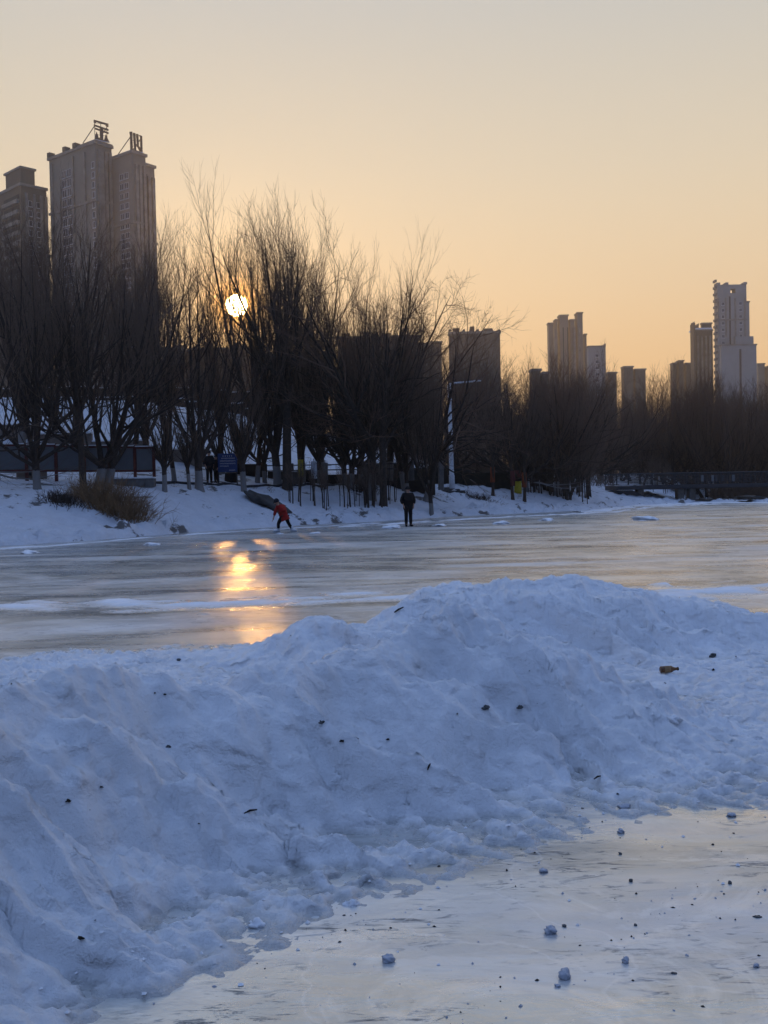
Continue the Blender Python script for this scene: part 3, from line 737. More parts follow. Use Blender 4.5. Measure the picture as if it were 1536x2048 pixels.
# the twin tower with the roof signs
D = 300; TH = R(52)
c0, dR, dL = tower_frame(190, 300, D, TH)
root = thing('apartment_tower', 'tall grey apartment tower carrying two big roof characters, at the left', 'building', (c0.x, c0.y, 0), TH)
def wpt(lx, ly): return (c0.x + dR[0] * lx + dL[0] * ly, c0.y + dR[1] * lx + dL[1] * ly)
LL = cut(c0.x, c0.y, *dL, azim(98, 310)); LR1 = cut(c0.x, c0.y, *dR, azim(223, 300))
Ypen = cut(c0.x, c0.y, *dL, azim(153, 295))
def zl(px, py, lx, ly): return zat(px, py, wpt(lx, ly)[1])
H1_ = zl(153, 301, 0, Ypen); Hp = zl(190, 284, 0, 0)
block(root, 'wall', 0, LR1, 0, LL, 0, H1_, M_WALL)
block(root, 'penthouse', .4, LR1 - .01, .4, Ypen, H1_, Hp, M_WALL)
# second wing, set forward: its near corner shows at x = 263
P_ = 0.0
for _ in range(60):
    q = wpt(LR1, -P_)
    if q[0] / q[1] > azim(263, 306): break
    P_ += .2
LR2 = LR1 + cut(*wpt(LR1, -P_), *dR, azim(291, 320)); LR3 = LR1 + cut(*wpt(LR1, -P_), *dR, azim(310, 340))
# the wing turns its left face to us between 223 and 263
H2_ = zl(263, 306, LR1, -P_)
block(root, 'wall', LR1, LR2, -P_, 10, 0, H2_, M_WALL)
H3_ = zl(291, 331, LR2, -P_ + .0)
block(root, 'wall', LR2, LR3, -P_ + .3, 9, 0, H3_, M_WALL)
# cornices and belt courses
for (x0, x1, y0, y1, zt) in ((0, LR1, 0, LL, H1_), (.4, LR1 - .01, .4, Ypen, Hp), (LR1, LR2, -P_, 10, H2_), (LR2, LR3, -P_ + .3, 9, H3_)):
    block(root, 'cornice', x0 - .5, x1 + .4, y0 - .5, y1 + .5, zt + .003, zt + .8, M_TRIM)
belt = H1_ - 17
block(root, 'cornice', -.45, LR1 - .1, -.45, LL + .45, belt, belt + .7, M_TRIM)
block(root, 'cornice', LR1 - .45, LR2 - .01, -P_ - .45, 9, belt - 7, belt - 6.3, M_TRIM)
block(root, 'cornice', LR2, LR3 + .4, -P_ - .15, 8.6, belt - 12, belt - 11.3, M_TRIM)
for y_ in (LL - .8, LL * .62, LL * .40): block(root, 'roof_vent', -.7, 1.2, y_ - .6, y_ + .9, H1_ + .803, H1_ + 2.2, M_WALL2)
# pilasters and flat strips coloured as shaded slots give the vertical ribs
for f in (.12, .30, .52, .78): block(root, 'pilaster', LR1 * f, LR1 * f + 1.0, -.55, -.002, 0, H1_ - 1.5, M_TRIM)
for f in (.21, .43, .66, .90): block(root, 'dark_slot_strip', LR1 * f, LR1 * f + .9, -.16, -.002, 0, H1_ - 4, M_DARK)
nL = LR2 - LR1
for f in (.18, .45, .75): block(root, 'pilaster', LR1 + nL * f, LR1 + nL * f + 1.0, -P_ - .55, -P_ - .002, 0, H2_ - 3, M_TRIM)
for f in (.32, .60, .90): block(root, 'dark_slot_strip', LR1 + nL * f, LR1 + nL * f + .9, -P_ - .16, -P_ - .002, 0, H2_ - 5, M_DARK)
for f in (.2, .65): block(root, 'pilaster', LR2 + (LR3 - LR2) * f, LR2 + (LR3 - LR2) * f + 1.0, -P_ - .25, -P_ + .298, 0, H3_ - 3, M_TRIM)
for y_ in (LL - 2.0, LL * .45, LL * .20): block(root, 'pilaster', -.5, -.002, y_, y_ + .7, 0, H1_ - 1.5, M_TRIM)
fl = [H1_ - 7 - 2.95 * i for i in range(24)]
add_windows(root, 'L', cut(c0.x, c0.y, *dL, azim(143, 360)), fl, 2.2, 2.3)
add_windows(root, 'L', cut(c0.x, c0.y, *dL, azim(133, 360)), fl, 2.2, 2.3)
add_windows(root, 'L', .5, fl, 1.3, 1.9, panes=1)
w2 = [H2_ - 7 - 2.95 * i for i in range(20)]
if P_ > 6:
    add_windows(root, 'L', -P_ * .35 - 2, w2, 1.8, 1.8, off=LR1)
    add_windows(root, 'L', -P_ * .80, w2, 1.8, 1.8, off=LR1)

# roof characters: steel strokes on a frame with a raking brace
def sign_at(label, px0, px1, ptop, pbot, strokes, Dg, zbase):
    p = at((px0 + px1) / 2, pbot, Dg); pxm = Dg / F_PX; W = (px1 - px0) * pxm; Hh = (pbot - ptop) * pxm
    ry = R(28)
    rt = thing('rooftop_character', label, 'sign', (p.x, p.y, zbase), ry)
    sx = W / math.cos(ry)
    for poly in strokes:
        o = MB().poly([((x - .5) * sx, y * Hh + .35) for x, y in poly], .5).build('stroke', M_SIGN, rt)
    fr = MB()
    for x in (-.42, 0, .42):
        fr.tube([(x * sx, .8, 0), (x * sx, .8, Hh * .98)], .10, 5)
    for zz in (.05, .35, .65, .95): fr.tube([(-.45 * sx, .8, Hh * zz), (.45 * sx, .8, Hh * zz)], .07, 5)
    fr.build('frame', M_SIGN, rt)
    for x in (-.42, .42):
        MB().tube([(x * sx, .9, Hh * .80), (x * sx - 2.9, 4.2, 0)], .14, 5).build('brace', M_SIGN, rt)
    MB().box(-.5 * sx, .55 * sx, .0, .6, .0, .33).build('base_beam', M_WHITE, rt)
    return rt
g1 = [[(0, 1), (1, .90), (1, .74), (.84, .77), (.80, .84), (.16, .92), (.14, .84), (0, .86)],
      [(0, .76), (1, .62), (1, .55), (0, .69)], [(.04, .60), (1, .45), (1, .38), (.04, .53)],
      [(.40, .70), (.62, .67), (.62, .0), (.40, .0)], [(.17, .40), (.34, .03), (.02, .06)], [(.80, .34), (1.0, .0), (.66, .0)], [(.04, .07), (1.0, .0), (1.0, -.05), (.04, .0)]]
g2 = [[(0, .98), (.22, 1.0), (.22, .0), (.06, .0), (.06, .88), (0, .90)], [(.28, .95), (.46, .95), (.50, .04), (.34, .04)], [(.52, .92), (.70, .92), (.72, .30), (.58, .30)],
      [(.76, .88), (1, .84), (1, -.02), (.84, -.02), (.84, .80)], [(.50, .36), (.62, .40), (.96, .02), (.82, -.02)], [(.08, .06), (.9, .0), (.9, -.06), (.08, .0)]]
q = wpt(1.5, .8)
sign_at('left steel rooftop character of stacked bars above the grey tower', 191, 216, 246, 284, g1, q[1], Hp + .8)
q = wpt(LR1 + 1.5, -P_ + .8)
sign_at('right steel rooftop character of upright bars above the grey tower', 262, 284, 269, 306, g2, q[1], H2_ + .8)

# brown neighbour at the very left
D = 310; c0, dR, dL = tower_frame(42, 400, D, R(46))
root = thing('apartment_block', 'brown apartment block with long dark balconies, cut off by the left edge', 'building', (c0.x, c0.y, 0), R(46))
LR = cut(c0.x, c0.y, *dR, azim(92, 365)); LLb = cut(c0.x, c0.y, *dL, azim(-60, 400))
hb = zat(42, 351, D); block(root, 'wall', 0, LR, 0, LLb, 0, hb - 3, M_WALL2)
hp = zat(40, 335, D); lp = cut(c0.x, c0.y, *dR, azim(70, 345)); block(root, 'penthouse', .3, lp, .3, cut(c0.x, c0.y, *dL, azim(9, 345)), hb - 3, hp, M_WALL2)
block(root, 'cornice', -.4, LR + .4, -.4, LLb, hb - 2.997, hb - 2.2, M_TRIM); block(root, 'cornice', -.1, lp + .4, -.1, cut(c0.x, c0.y, *dL, azim(7, 345)), hp + .003, hp + .6, M_TRIM)
block(root, 'cornice', -.3, LR + .3, -.3, LLb, hb - 20, hb - 19.3, M_TRIM)
for i in range(12):
    zz = hb - 6.6 - 3.25 * i
    block(root, 'balcony', -.9, -.002, 1.0, 11.5, zz - 1.5, zz - .35, M_TRIM); block(root, 'balcony_opening_shade', -.12, -.003, 1.2, 11.3, zz - .34, zz + 1.2, M_DARK)  # openings are flat dark sheets, their inner shade put into the colour
for f in (.15, .45, .72, .92): block(root, 'pilaster', LR * f, LR * f + .8, -.5, -.002, 0, hb - 5, M_TRIM)
for f in (.28, .60): add_windows(root, 'R', LR * f, [hb - 9 - 3 * i for i in range(16)], 1.2, 1.8, panes=1)

# frontal blocks described by what they cover in the view
def blocks(name, label, D, parts, mtl=M_WALL, depth=5, cat='building', fins=0, floors=True, trim=M_TRIM):
    """parts: (x0, x1, top, nearer by)"""
    xm = min(p[0] for p in parts); c = at(xm, 900, D)
    root = thing(name, label, cat, (c.x, c.y, 0))
    for (a, b, t, near) in parts:
        y = D - near; z1 = zat((a + b) / 2, t, y); yb_ = y + (depth - near * .3 + near if a > 768 else 0); x0 = azim(a, t + 60) * yb_ - c.x; x1 = azim(b, t + 60) * y - c.x
        block(root, 'wall', x0, x1, -near, depth - near * .3, 0, z1, mtl)
        block(root, 'cornice', x0 - .35, x1 + .35, -near - .35, depth - near * .3 - .1, z1 + .003, z1 + .7, trim)
        if b - a > 60:
            for q, (f0, f1, hh) in enumerate(((.08, .20, 2.2), (.42, .50, 3.0), (.70, .86, 1.8))): block(root, 'roof_plant', x0 + (x1 - x0) * f0, x0 + (x1 - x0) * f1, -near + 1, -near + 4, z1 + .703, z1 + .7 + hh * .6, mtl)
        if floors and b - a > 22:
            nw = max(1, int((x1 - x0) / 6)); 
            for i in range(nw):
                u = x0 + (x1 - x0) * (i + .5) / nw - .8
                for f in range(min(7, int(z1 / 3) - 3)): reuse('window', window_mesh(1.6, 1.5, 'w', 2), root, (u, -near - .002, z1 - 5 - 3.1 * f))
    return root, c
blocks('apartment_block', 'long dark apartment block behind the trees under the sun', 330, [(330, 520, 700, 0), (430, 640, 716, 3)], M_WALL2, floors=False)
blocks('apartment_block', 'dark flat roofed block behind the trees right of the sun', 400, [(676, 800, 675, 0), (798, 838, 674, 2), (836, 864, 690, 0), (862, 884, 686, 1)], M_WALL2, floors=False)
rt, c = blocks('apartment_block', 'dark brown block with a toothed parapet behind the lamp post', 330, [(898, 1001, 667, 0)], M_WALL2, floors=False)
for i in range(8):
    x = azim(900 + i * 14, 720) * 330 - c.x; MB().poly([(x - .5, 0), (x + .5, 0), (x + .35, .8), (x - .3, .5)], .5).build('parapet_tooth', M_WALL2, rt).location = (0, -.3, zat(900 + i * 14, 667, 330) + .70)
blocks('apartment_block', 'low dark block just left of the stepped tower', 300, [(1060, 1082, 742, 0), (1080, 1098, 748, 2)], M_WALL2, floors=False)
rt, c = blocks('apartment_tower', 'hazy stepped tower with rising roof blocks, right of the yellow wrapped tree', 520,
       [(1095, 1108, 648, 0), (1108, 1116, 641, 1), (1116, 1137, 632, 2), (1137, 1150, 641, 1), (1150, 1166, 627, 3), (1166, 1174, 670, 0)], M_WALL, floors=False)
for px in (1126, 1135): block(rt, 'dark_slot_strip', azim(px, 700) * 518 - c.x, azim(px, 700) * 518 - c.x + .5, -2.12, -2.002, 20, zat(px, 655, 518), M_DARK)
for px in (1110, 1148, 1158): block(rt, 'pilaster', azim(px, 700) * 517 - c.x, azim(px, 700) * 517 - c.x + .9, -3.5, -1.0, 10, zat(px, 655, 517), M_TRIM)
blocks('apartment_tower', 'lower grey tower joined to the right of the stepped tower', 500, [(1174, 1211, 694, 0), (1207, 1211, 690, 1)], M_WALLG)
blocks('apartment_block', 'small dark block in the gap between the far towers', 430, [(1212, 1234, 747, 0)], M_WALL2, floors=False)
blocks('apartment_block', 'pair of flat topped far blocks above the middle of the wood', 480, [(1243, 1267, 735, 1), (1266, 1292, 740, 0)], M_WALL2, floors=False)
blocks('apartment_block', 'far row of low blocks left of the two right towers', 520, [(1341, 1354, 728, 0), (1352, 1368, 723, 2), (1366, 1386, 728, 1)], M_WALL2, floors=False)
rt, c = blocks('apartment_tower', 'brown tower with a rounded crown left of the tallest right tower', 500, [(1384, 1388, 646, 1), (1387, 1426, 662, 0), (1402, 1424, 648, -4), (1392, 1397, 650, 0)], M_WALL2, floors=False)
block(rt, 'roof_snow', azim(1390, 662) * 500 - c.x, azim(1424, 662) * 500 - c.x, -.6, 10, zat(1400, 662, 500) + .705, zat(1400, 662, 500) + 1.5, M_SNOWCAP)
for px in (1394, 1402, 1410, 1418): block(rt, 'pilaster', azim(px, 700) * 500 - c.x, azim(px, 700) * 500 - c.x + .8, -.9, -.002, 0, zat(px, 672, 500), M_TRIM)
# the tallest tower on the right
D = 480; c = at(1433, 900, D)
rt = thing('apartment_tower', 'tallest pale tower at the right with a square hole in its crown', 'building', (c.x, c.y, 0))
def fx(px, y=D, py=680): return azim(px, py) * y - c.x
zt = zat(1463, 569, D); zh0, zh1 = zat(1465, 586, D), zat(1465, 577, D)
x0, x1 = fx(1436), fx(1494)
hx0, hx1 = fx(1462), fx(1472)
block(rt, 'wall', x0, x1, 0, 5, 0, zh0, M_WALLG); block(rt, 'wall', x0, hx0, 0, 5, zh0 + .002, zh1, M_WALLG); block(rt, 'wall', hx1, x1, 0, 5, zh0 + .002, zh1, M_WALLG)
block(rt, 'wall', x0, x1, 0, 5, zh1 + .002, zt, M_WALLG)
for a, b in ((x0 - .3, x0 + 1.3), (fx(1452), fx(1458)), (x1 - 1.3, x1 + .3)): block(rt, 'roof_block', a, b, -.3, 4, zt + .003, zt + 1.0, M_WALLG)
block(rt, 'wall', x1 + .002, fx(1501), 1, 5, 0, zat(1497, 604, D), M_WALLG); block(rt, 'cornice', x1 + .01, fx(1501) + .3, .7, 9, zat(1497, 604, D) + .003, zat(1497, 604, D) + .6, M_TRIM)
block(rt, 'wall', fx(1438), fx(1508), -3, -.004, 0, zat(1475, 691, D - 3), M_WALLG); block(rt, 'cornice', fx(1438) - .3, fx(1508) + .3, -3.3, -.01, zat(1475, 691, D - 3) + .003, zat(1475, 691, D - 3) + .6, M_TRIM)
block(rt, 'wall', fx(1468), fx(1504), -2, -.006, zat(1475, 691, D - 3) + .62, zat(1485, 674, D), M_WALLG)
for i in range(30): block(rt, 'balcony', x0 - .9, x0 - .003, .6, 4.0, 8 + i * 3.1, 9.1 + i * 3.1, M_TRIM)
block(rt, 'dark_slot_strip', fx(1459), fx(1459) + .7, -.1, -.002, zat(1459, 690, D), zat(1459, 593, D), M_DARK)
block(rt, 'dark_slot_strip', fx(1474), fx(1474) + .9, -3.1, -3.002, 20, zat(1474, 700, D), M_DARK)
block(rt, 'cornice', x0 - .2, x1 + .2, -.3, -.004, zat(1463, 641, D), zat(1463, 641, D) + .7, M_TRIM)
for a in (1436, 1451, 1470, 1489): block(rt, 'pilaster', fx(a), fx(a) + .7, -.35, -.003, zat(1463, 690, D) + 4, zat(1463, 596, D), M_TRIM)
for k_, a in enumerate((1444, 1479)):
    for i in range(14): reuse('window', window_mesh(1.3, 1.5, 'w', 2), rt, (fx(a), -.002, zat(1463, 600, D) - 2.5 - i * 3.1))
blocks('apartment_block', 'far blocks at the right edge beyond the tallest tower', 540, [(1510, 1530, 729, 0), (1529, 1580, 733, 3)], M_WALL, floors=False)

# ------------------------------------------------------------------ walls, road and railing behind the path
def along_ground(pts, n=20):
    out = []
    for i in range(len(pts) - 1):
        for k in range(n): out.append(Vector(pts[i]).lerp(Vector(pts[i + 1]), k / n))
    out.append(Vector(pts[-1])); return out
def wall_line(name, label, cat, p0, p1, h, th, mtl, cap=None, seg=3.0, sink=.3):
    a = Vector((p0[0], p0[1], 0)); b = Vector((p1[0], p1[1], 0)); ln = (b - a).length; ang = math.atan2(b.y - a.y, b.x - a.x)
    n = max(1, int(ln / seg)); rt = thing(name, label, cat, (a.x, a.y, 0), ang)
    for i in range(n):
        u0, u1 = ln * i / n, ln * (i + 1) / n; m_ = a.lerp(b, (i + .5) / n); zz = tz(m_.x, m_.y) - sink
        bevel(MB().box(u0 + .015, u1 - .015, 0, th, zz, zz + h + sink).build('wall_panel', mtl, rt), .03, 1)
        if cap: bevel(MB().box(u0, u1, -.06, th + .06, zz + h + sink + .003, zz + h + sink + .09).build('snow_cap', cap, rt), .04, 2)
    return rt
wall_line('retaining_wall', 'low rough plaster wall behind the notice boards at the slope foot', 'wall', (-34, 59.5), (-10.5, 59.2), .75, .3, M_BEIGE, M_SNOWCAP)
wall_line('hedge_wall', 'long low dark wall under the railing behind the blue sign', 'wall', (-10.3, 59.4), (3.2, 61.5), .62, .35, M_DIRT, None)
wall_line('hedge_wall', 'low dark wall on the flat ground behind the lamp post', 'wall', (-1.5, 66), (9, 70), 1.1, .8, M_HEDGE, None)
# railing of pipes between stubby posts
a, b = Vector((-11.2, 60.6, 0)), Vector((3.6, 62.6, 0)); ang = math.atan2(b.y - a.y, b.x - a.x); ln = (b - a).length
rt = thing('pipe_railing', 'dark pipe railing with stubby concrete posts at the slope foot', 'railing', (a.x, a.y, 0), ang)
zr = tz(-4, 61.5) + .55
for i in range(9):
    u = ln * i / 8; bevel(MB().box(u - .16, u + .16, -.16, .16, zr - 1.2, zr + .62).build('post', M_CONC, rt), .03, 1)
for zz in (.18, .5): MB().tube([(0, 0, zr + zz), (ln, 0, zr + zz)], .035, 6).build('rail', M_STEEL, rt)
# guard rail and kerb of the road up on the terrace
for (nm, lb, y0, y1, zz, hh, dx) in (('road_parapet', 'snow topped parapet of the road above the slope', 84.5, 83.6, 0, .8, 0), ('road_parapet', 'second farther snow topped parapet above the slope', 90.5, 90.2, 1.6, .8, -2)):
    a, b = Vector((-44 + dx, y0, 0)), Vector((-9 + dx, y1, 0)); ang = math.atan2(b.y - a.y, b.x - a.x); ln = (b - a).length
    rt = thing(nm, lb, 'wall', (a.x, a.y, 0), ang); n = 14
    for i in range(n):
        u0, u1 = ln * i / n, ln * (i + 1) / n; m_ = a.lerp(b, (i + .5) / n); z0 = tz(m_.x, m_.y) + zz
        MB().box(u0 + .01, u1 - .01, 0, .3, z0 - 1.8, z0 + hh).build('wall_panel', M_HEDGE, rt)
        MB().box(u0, u1, -.05, .35, z0 + hh + .003, z0 + hh + .10).build('snow_cap', M_SNOWCAP, rt)
# kerb along the path
for (x0, p0, x1, p1) in ((290, 967, 700, 969),):
    A, B = hit(x0, p0), hit(x1, p1); rt = thing('path_kerb', 'thin dark stone kerb running along the lake path', 'kerb', (0, 0, 0))
    for i in range(24):
        u, v = A.lerp(B, i / 24), A.lerp(B, (i + 1) / 24)
        MB().tube([(u.x, u.y, tz(u.x, u.y) + .05), (v.x - .03, v.y, tz(v.x, v.y) + .05)], .07, 4).build('kerb_stone', M_STEEL, rt)

# ------------------------------------------------------------------ notice boards at the left
Dn = 46.0
xa, xb = azim(-60, 930) * Dn, azim(308, 930) * (Dn + 1.2)
ang = math.atan2(1.2, xb - xa)
rt = thing('notice_board', 'long row of grey notice panels on brown red posts, left side', 'notice board', (xa, Dn, 0), ang)
Ln = math.hypot(xb - xa, 1.2)
posts_px = [-52, 3, 57, 113, 167, 215, 265, 308]
us = [(azim(p, 930) * (Dn + .6) - xa) / math.cos(ang) for p in posts_px]; us[-1] = Ln
z_top0, z_top1 = at(0, 889, Dn).z, at(308, 897, Dn + 1.2).z
z_b0, z_b1 = at(0, 938, Dn).z, at(308, 940, Dn + 1.2).z
def zi(u, a, b): return a + (b - a) * u / Ln
for i, u in enumerate(us):
    x, y = xa + u * math.cos(ang), Dn + u * math.sin(ang); zb = tz(x, y)
    bevel(MB().box(u - .07, u + .07, -.09, .09, zb - .3, zi(u, z_top0, z_top1) + .14).build('post', M_REDPAINT, rt), .015, 1)
for u0, u1 in zip(us[:-1], us[1:]):
    zt_, zb_ = zi((u0 + u1) / 2, z_top0, z_top1), zi((u0 + u1) / 2, z_b0, z_b1)
    bevel(MB().box(u0 + .075, u1 - .075, -.03, .03, zb_, zt_ - .02).build('panel', M_PANEL, rt), .01, 1)
    MB().box(u0 + .072, u1 - .072, -.06, .06, zt_ - .017, zt_ + .07).build('top_rail', M_REDPAINT, rt)
    MB().box(u0 + .072, u1 - .072, -.06, .06, zb_ - .10, zb_ - .003).build('bottom_rail', M_REDPAINT, rt)
    MB().box(u0 + .02, u1 - .02, -.10, .10, zt_ + .073, zt_ + .12).build('snow_cap', M_SNOWCAP, rt)
# stone trough, bench blocks
p = hit(30, 966, 44); o = thing('stone_planter', 'squat stone planter behind the first notice board post', 'planter', (p.x, p.y + 2.2, tz(p.x, p.y + 2.2)))
bevel(MB().box(-.62, .62, -.4, .4, -.1, .50).build('body', M_BEIGE, o), .08, 2); bevel(MB().box(-.5, .5, -.32, .32, .503, .62).build('snow_cap', M_SNOWCAP, o), .05, 2)
MB().poly([(-.12, .12), (.12, .12), (.12, .36), (-.12, .36)], .03).build('emblem', M_STEEL, o).location = (0, -.44, 0)
p = hit(265, 972, 40); o = thing('stone_bench', 'long stone block bench with snow on top beside the last notice board post', 'bench', (p.x, p.y, tz(p.x, p.y)), .02)
for i in range(5): bevel(MB().box(-1.05 + i * .42, -.64 + i * .42, -.22, .22, -.1, .30).build('stone', M_CONC, o), .02, 1)
bevel(MB().box(-1.07, 1.07, -.25, .25, .303, .37).build('snow_cap', M_SNOWCAP, o), .03, 2)
# blue sign
Ds = hit(456, 966, 40).y - 1.6; p = at(456, 970, Ds); p.z = tz(p.x, Ds); pm = Ds / F_PX
o = thing('blue_sign', 'blue sign board with rows of white text on two thin legs', 'sign', (p.x, p.y, p.z), .03)
zb_, zt_ = at(456, 944, Ds).z - p.z, at(456, 907, Ds).z - p.z
bevel(MB().box(-19 * pm, 19 * pm, -.03, .03, zb_, zt_).build('board', M_BLUE, o), .012, 1)
for sx in (-1, 1): MB().tube([(sx * 18.3 * pm, .06, -.3), (sx * 18.3 * pm, .06, zt_ + .02)], .028, 6).build('leg', M_STEEL, o)
rg = random.Random(8); tx = MB()
for i in range(5):                                  # heading of square characters
    x = -9.5 * pm + i * 4.2 * pm
    tx.box(x, x + 2.4 * pm, -.036, -.031, zt_ - 5.2 * pm, zt_ - 4.6 * pm); tx.box(x + .9 * pm, x + 1.4 * pm, -.037, -.031, zt_ - 6.4 * pm, zt_ - 3.6 * pm)
for row in range(4):
    zz = zt_ - (10 + row * 5.2) * pm; x = (-15 if row else -12) * pm; xe = (15 if row < 3 else 2) * pm
    while x < xe:
        g = rg.uniform(.9, 1.5) * pm; k2 = rg.random()
        tx.box(x, x + g, -.036, -.031, zz + .9 * pm, zz + 1.3 * pm); tx.box(x + g * .35, x + g * .65, -.037, -.031, zz - .9 * pm, zz + 1.6 * pm)
        if k2 > .4: tx.box(x, x + g, -.0365, -.031, zz - .7 * pm, zz - .35 * pm)
        x += g + .6 * pm
for i in range(7): tx.box((3 + i * 1.8) * pm, (4.2 + i * 1.8) * pm, -.036, -.031, zb_ + 3 * pm, zb_ + 4.2 * pm)
tx.build('lettering', M_WHITE, o, kind='stuff')
p = hit(459, 965, 40); o = thing('litter_bin', 'squat black litter bin under the blue sign', 'bin', (p.x, p.y + .5, tz(p.x, p.y + .5)))
MB().tube([(0, 0, -.05), (0, 0, .35), (0, 0, .48)], [.36, .33, .30], 12).build('body', M_BLACK, o); MB().tube([(0, 0, .483), (0, 0, .56)], [.33, .22], 12).build('lid', M_STEEL, o)
# concrete bin right of the tall trees
p = hit(591, 968, 40); o = thing('concrete_planter', 'grey concrete box planter on the path right of the tallest tree', 'planter', (p.x, p.y, tz(p.x, p.y)))
MB().poly([(-.30, -.1), (.30, -.1), (.36, .62), (-.36, .62)], .55).build('body', M_CONC, o); bevel(MB().box(-.40, .40, -.06, .62, .623, .70).build('rim', M_CONC, o), .02, 1)
bevel(MB().box(-.37, .37, -.03, .58, .703, .76).build('snow_cap', M_SNOWCAP, o), .03, 2)
# lamp post
p = hit(904, 966, 45); p.y -= 2.6; p.x = azim(904, 966) * p.y; p.z = tz(p.x, p.y); Dl = p.y; pm = Dl / F_PX; hL = (966 - 757) * pm; 
o = thing('lamp_post', 'tall white lamp post with one long arm over the path', 'lamp post', (p.x, p.y, p.z))
o.rotation_euler = (0, R(-.6), 0)
MB().tube([(0, 0, -.2), (0, 0, .9), (0, 0, .95), (0, 0, hL)], [.19, .19, .16, .11], 12).build('pole', M_WHITE, o, True)
MB().tube([(0, 0, hL - .02), (.25, 0, hL + .06), (60 * pm, 0, hL + .16)], [.07, .06, .05], 8).build('arm', M_WHITE, o, True)
bevel(MB().box(48 * pm, 64 * pm, -.12, .12, hL + .13, hL + .21).build('lamp_head', M_WHITE, o), .03, 2)
MB().tube([(0, 0, .965), (0, 0, 1.02)], .15, 12).build('collar', M_STEEL, o); MB().box(-.45, -.14, -.10, .10, 2.6, 3.3).build('control_box', M_CONC, o)
MB().tube([(-.14, 0, hL - 1.05), (.16, 0, hL - 1.0)], .04, 6).build('bracket', M_WHITE, o)
# rocks
for px, py, r, lab, sq in ((705, 962, .55, 'dark boulder on the path behind the sapling thicket', (1.5, 1, .45)), (733, 966, .62, 'larger dark boulder with a snowy top right of its neighbour', (1.4, 1, .6)),
                           (530, 1011, 1.0, 'dark slab of rock sticking out of the bank beside the skater', (1.3, .8, .33)), (895, 948, 1.2, 'dark heaped rock at the foot of the lamp post', (1.5, .8, .45)),
                           (985, 955, 1.1, 'flat dark rock in the snow left of the yellow wrapped tree', (1.7, .9, .3)), (830, 950, .7, 'dark low rock behind the man in black', (1.6, 1, .4)),
                           (1500, 1000, .7, 'long snow dusted rock at the right shore below the bridge', (1.8, 1, .3)), (1408, 1004, .45, 'low dark rock between the bridge piers and the ice', (1.8, 1, .4))):
    p = hit(px, py, 30); o = lump('rock', px % 13, r, M_ROCK, None, (p.x, p.y, tz(p.x, p.y) + r * .1), sq, .5)
    if px == 530: o.rotation_euler = (0, R(28), 0)
    tag(o, lab, 'rock')
# steps
p = hit(905, 986, 40); o = thing('stone_steps', 'snowy stone steps down the bank left of the lamp post foot', 'steps', (p.x, p.y, 0), .35)
for i in range(5):
    bevel(MB().box(-1.0 + i * -.12, .9 - i * .12, .55 * i, .55 * i + .22, tz(p.x, p.y + .55 * i) - .1, tz(p.x, p.y + .55 * i) + .10).build('step', M_ROCK, o), .02, 1)
# coloured wraps on small trees further back
for px, py, lab in ((985, 955, 'thin trunk wrapped in orange left of the yellow wrapped tree'), (1025, 945, 'thin trunk wrapped in red beside the yellow wrapped tree'), (1048, 945, 'thin trunk wrapped in orange just behind the yellow wrapped tree')):
    y = 66; x = azim(px, py) * y; zb = tz(x, y)
    r_ = plant_tree('straight', lab, x, y, 7.5, .8, px * .1, None)
    s_ = r_.scale[0]; wrap(r_, 'wrap', .9 / r_.scale[2], 1.9 / r_.scale[2], .16 / s_, M_ORANGE if px != 1025 else M_DKRED)
# small coloured banners on poles
for px, c_, lab in ((601, M_YELLOW, 'small pole with a yellow and orange tag behind the tallest tree'), (628, M_WHITE, 'small pale banner on a pole left of the thicket'), (650, M_CONC, 'grey green banner on a pole behind the thicket')):
    y = 57; x = azim(px, 930) * y; zb = tz(x, y); o = thing('banner', lab, 'banner', (x, y, zb))
    MB().tube([(0, 0, -.1), (0, 0, 1.7)], .03, 6).build('pole', M_STEEL, o); MB().box(-.16, .16, -.045, -.033, .55, 1.55).build('cloth', c_, o)

# ------------------------------------------------------------------ footbridge
Db = 84.0
A = at(1234, 967, Db); xR = azim(1600, 960) * (Db + 3); zd = at(1300, 970, Db).z
ang = math.atan2(3, xR - A.x); Lb = math.hypot(xR - A.x, 3)
o = thing('footbridge', 'dark footbridge with a slatted railing over the inlet at the right', 'bridge', (A.x, A.y, 0), ang)
bevel(MB().box(0, Lb, 0, 2.6, zd - .38, zd).build('deck', M_STEEL, o), .03, 1)
MB().box(0, Lb, -.10, -.003, zd - .30, zd - .02).build('edge_beam', M_STEEL, o)
hR = .98
for side in (.05, 2.5):
    n = 16
    for i in range(n + 1): MB().box(Lb * i / n - .04, Lb * i / n + .04, side - .04, side + .04, zd + .035, zd + hR).build('railing_post', M_STEEL, o)
    for k_ in range(8): MB().tube([(0, side - .05, zd + .12 + k_ * .12), (Lb, side - .05, zd + .12 + k_ * .12)], .022 if k_ < 7 else .045, 5).build('rail', M_STEEL, o)
rg = random.Random(3)
for i in range(10):
    u = 7.6 + i * .32; MB().box(u, u + .24, -.02, .0, zd + .20, zd + .75).build('railing_panel', rg.choice([M_PANEL, M_STEEL, M_DARK]), o)
for px in (1290, 1378, 1403):
    u = (azim(px, 985) * Db - A.x); zb = tz(azim(px, 985) * Db, Db) - .5
    for yy_ in ((.5, 1.1),): MB().box(u - .28, u + .28, *yy_, zb, zd - .383).build('pier', M_CONC, o)
MB().poly([(-.5, 0), (3.6, -1.5), (4.6, -1.5), (1.5, .0)], .3).build('abutment_beam', M_STEEL, o).location = (0, .3, zd - .40)

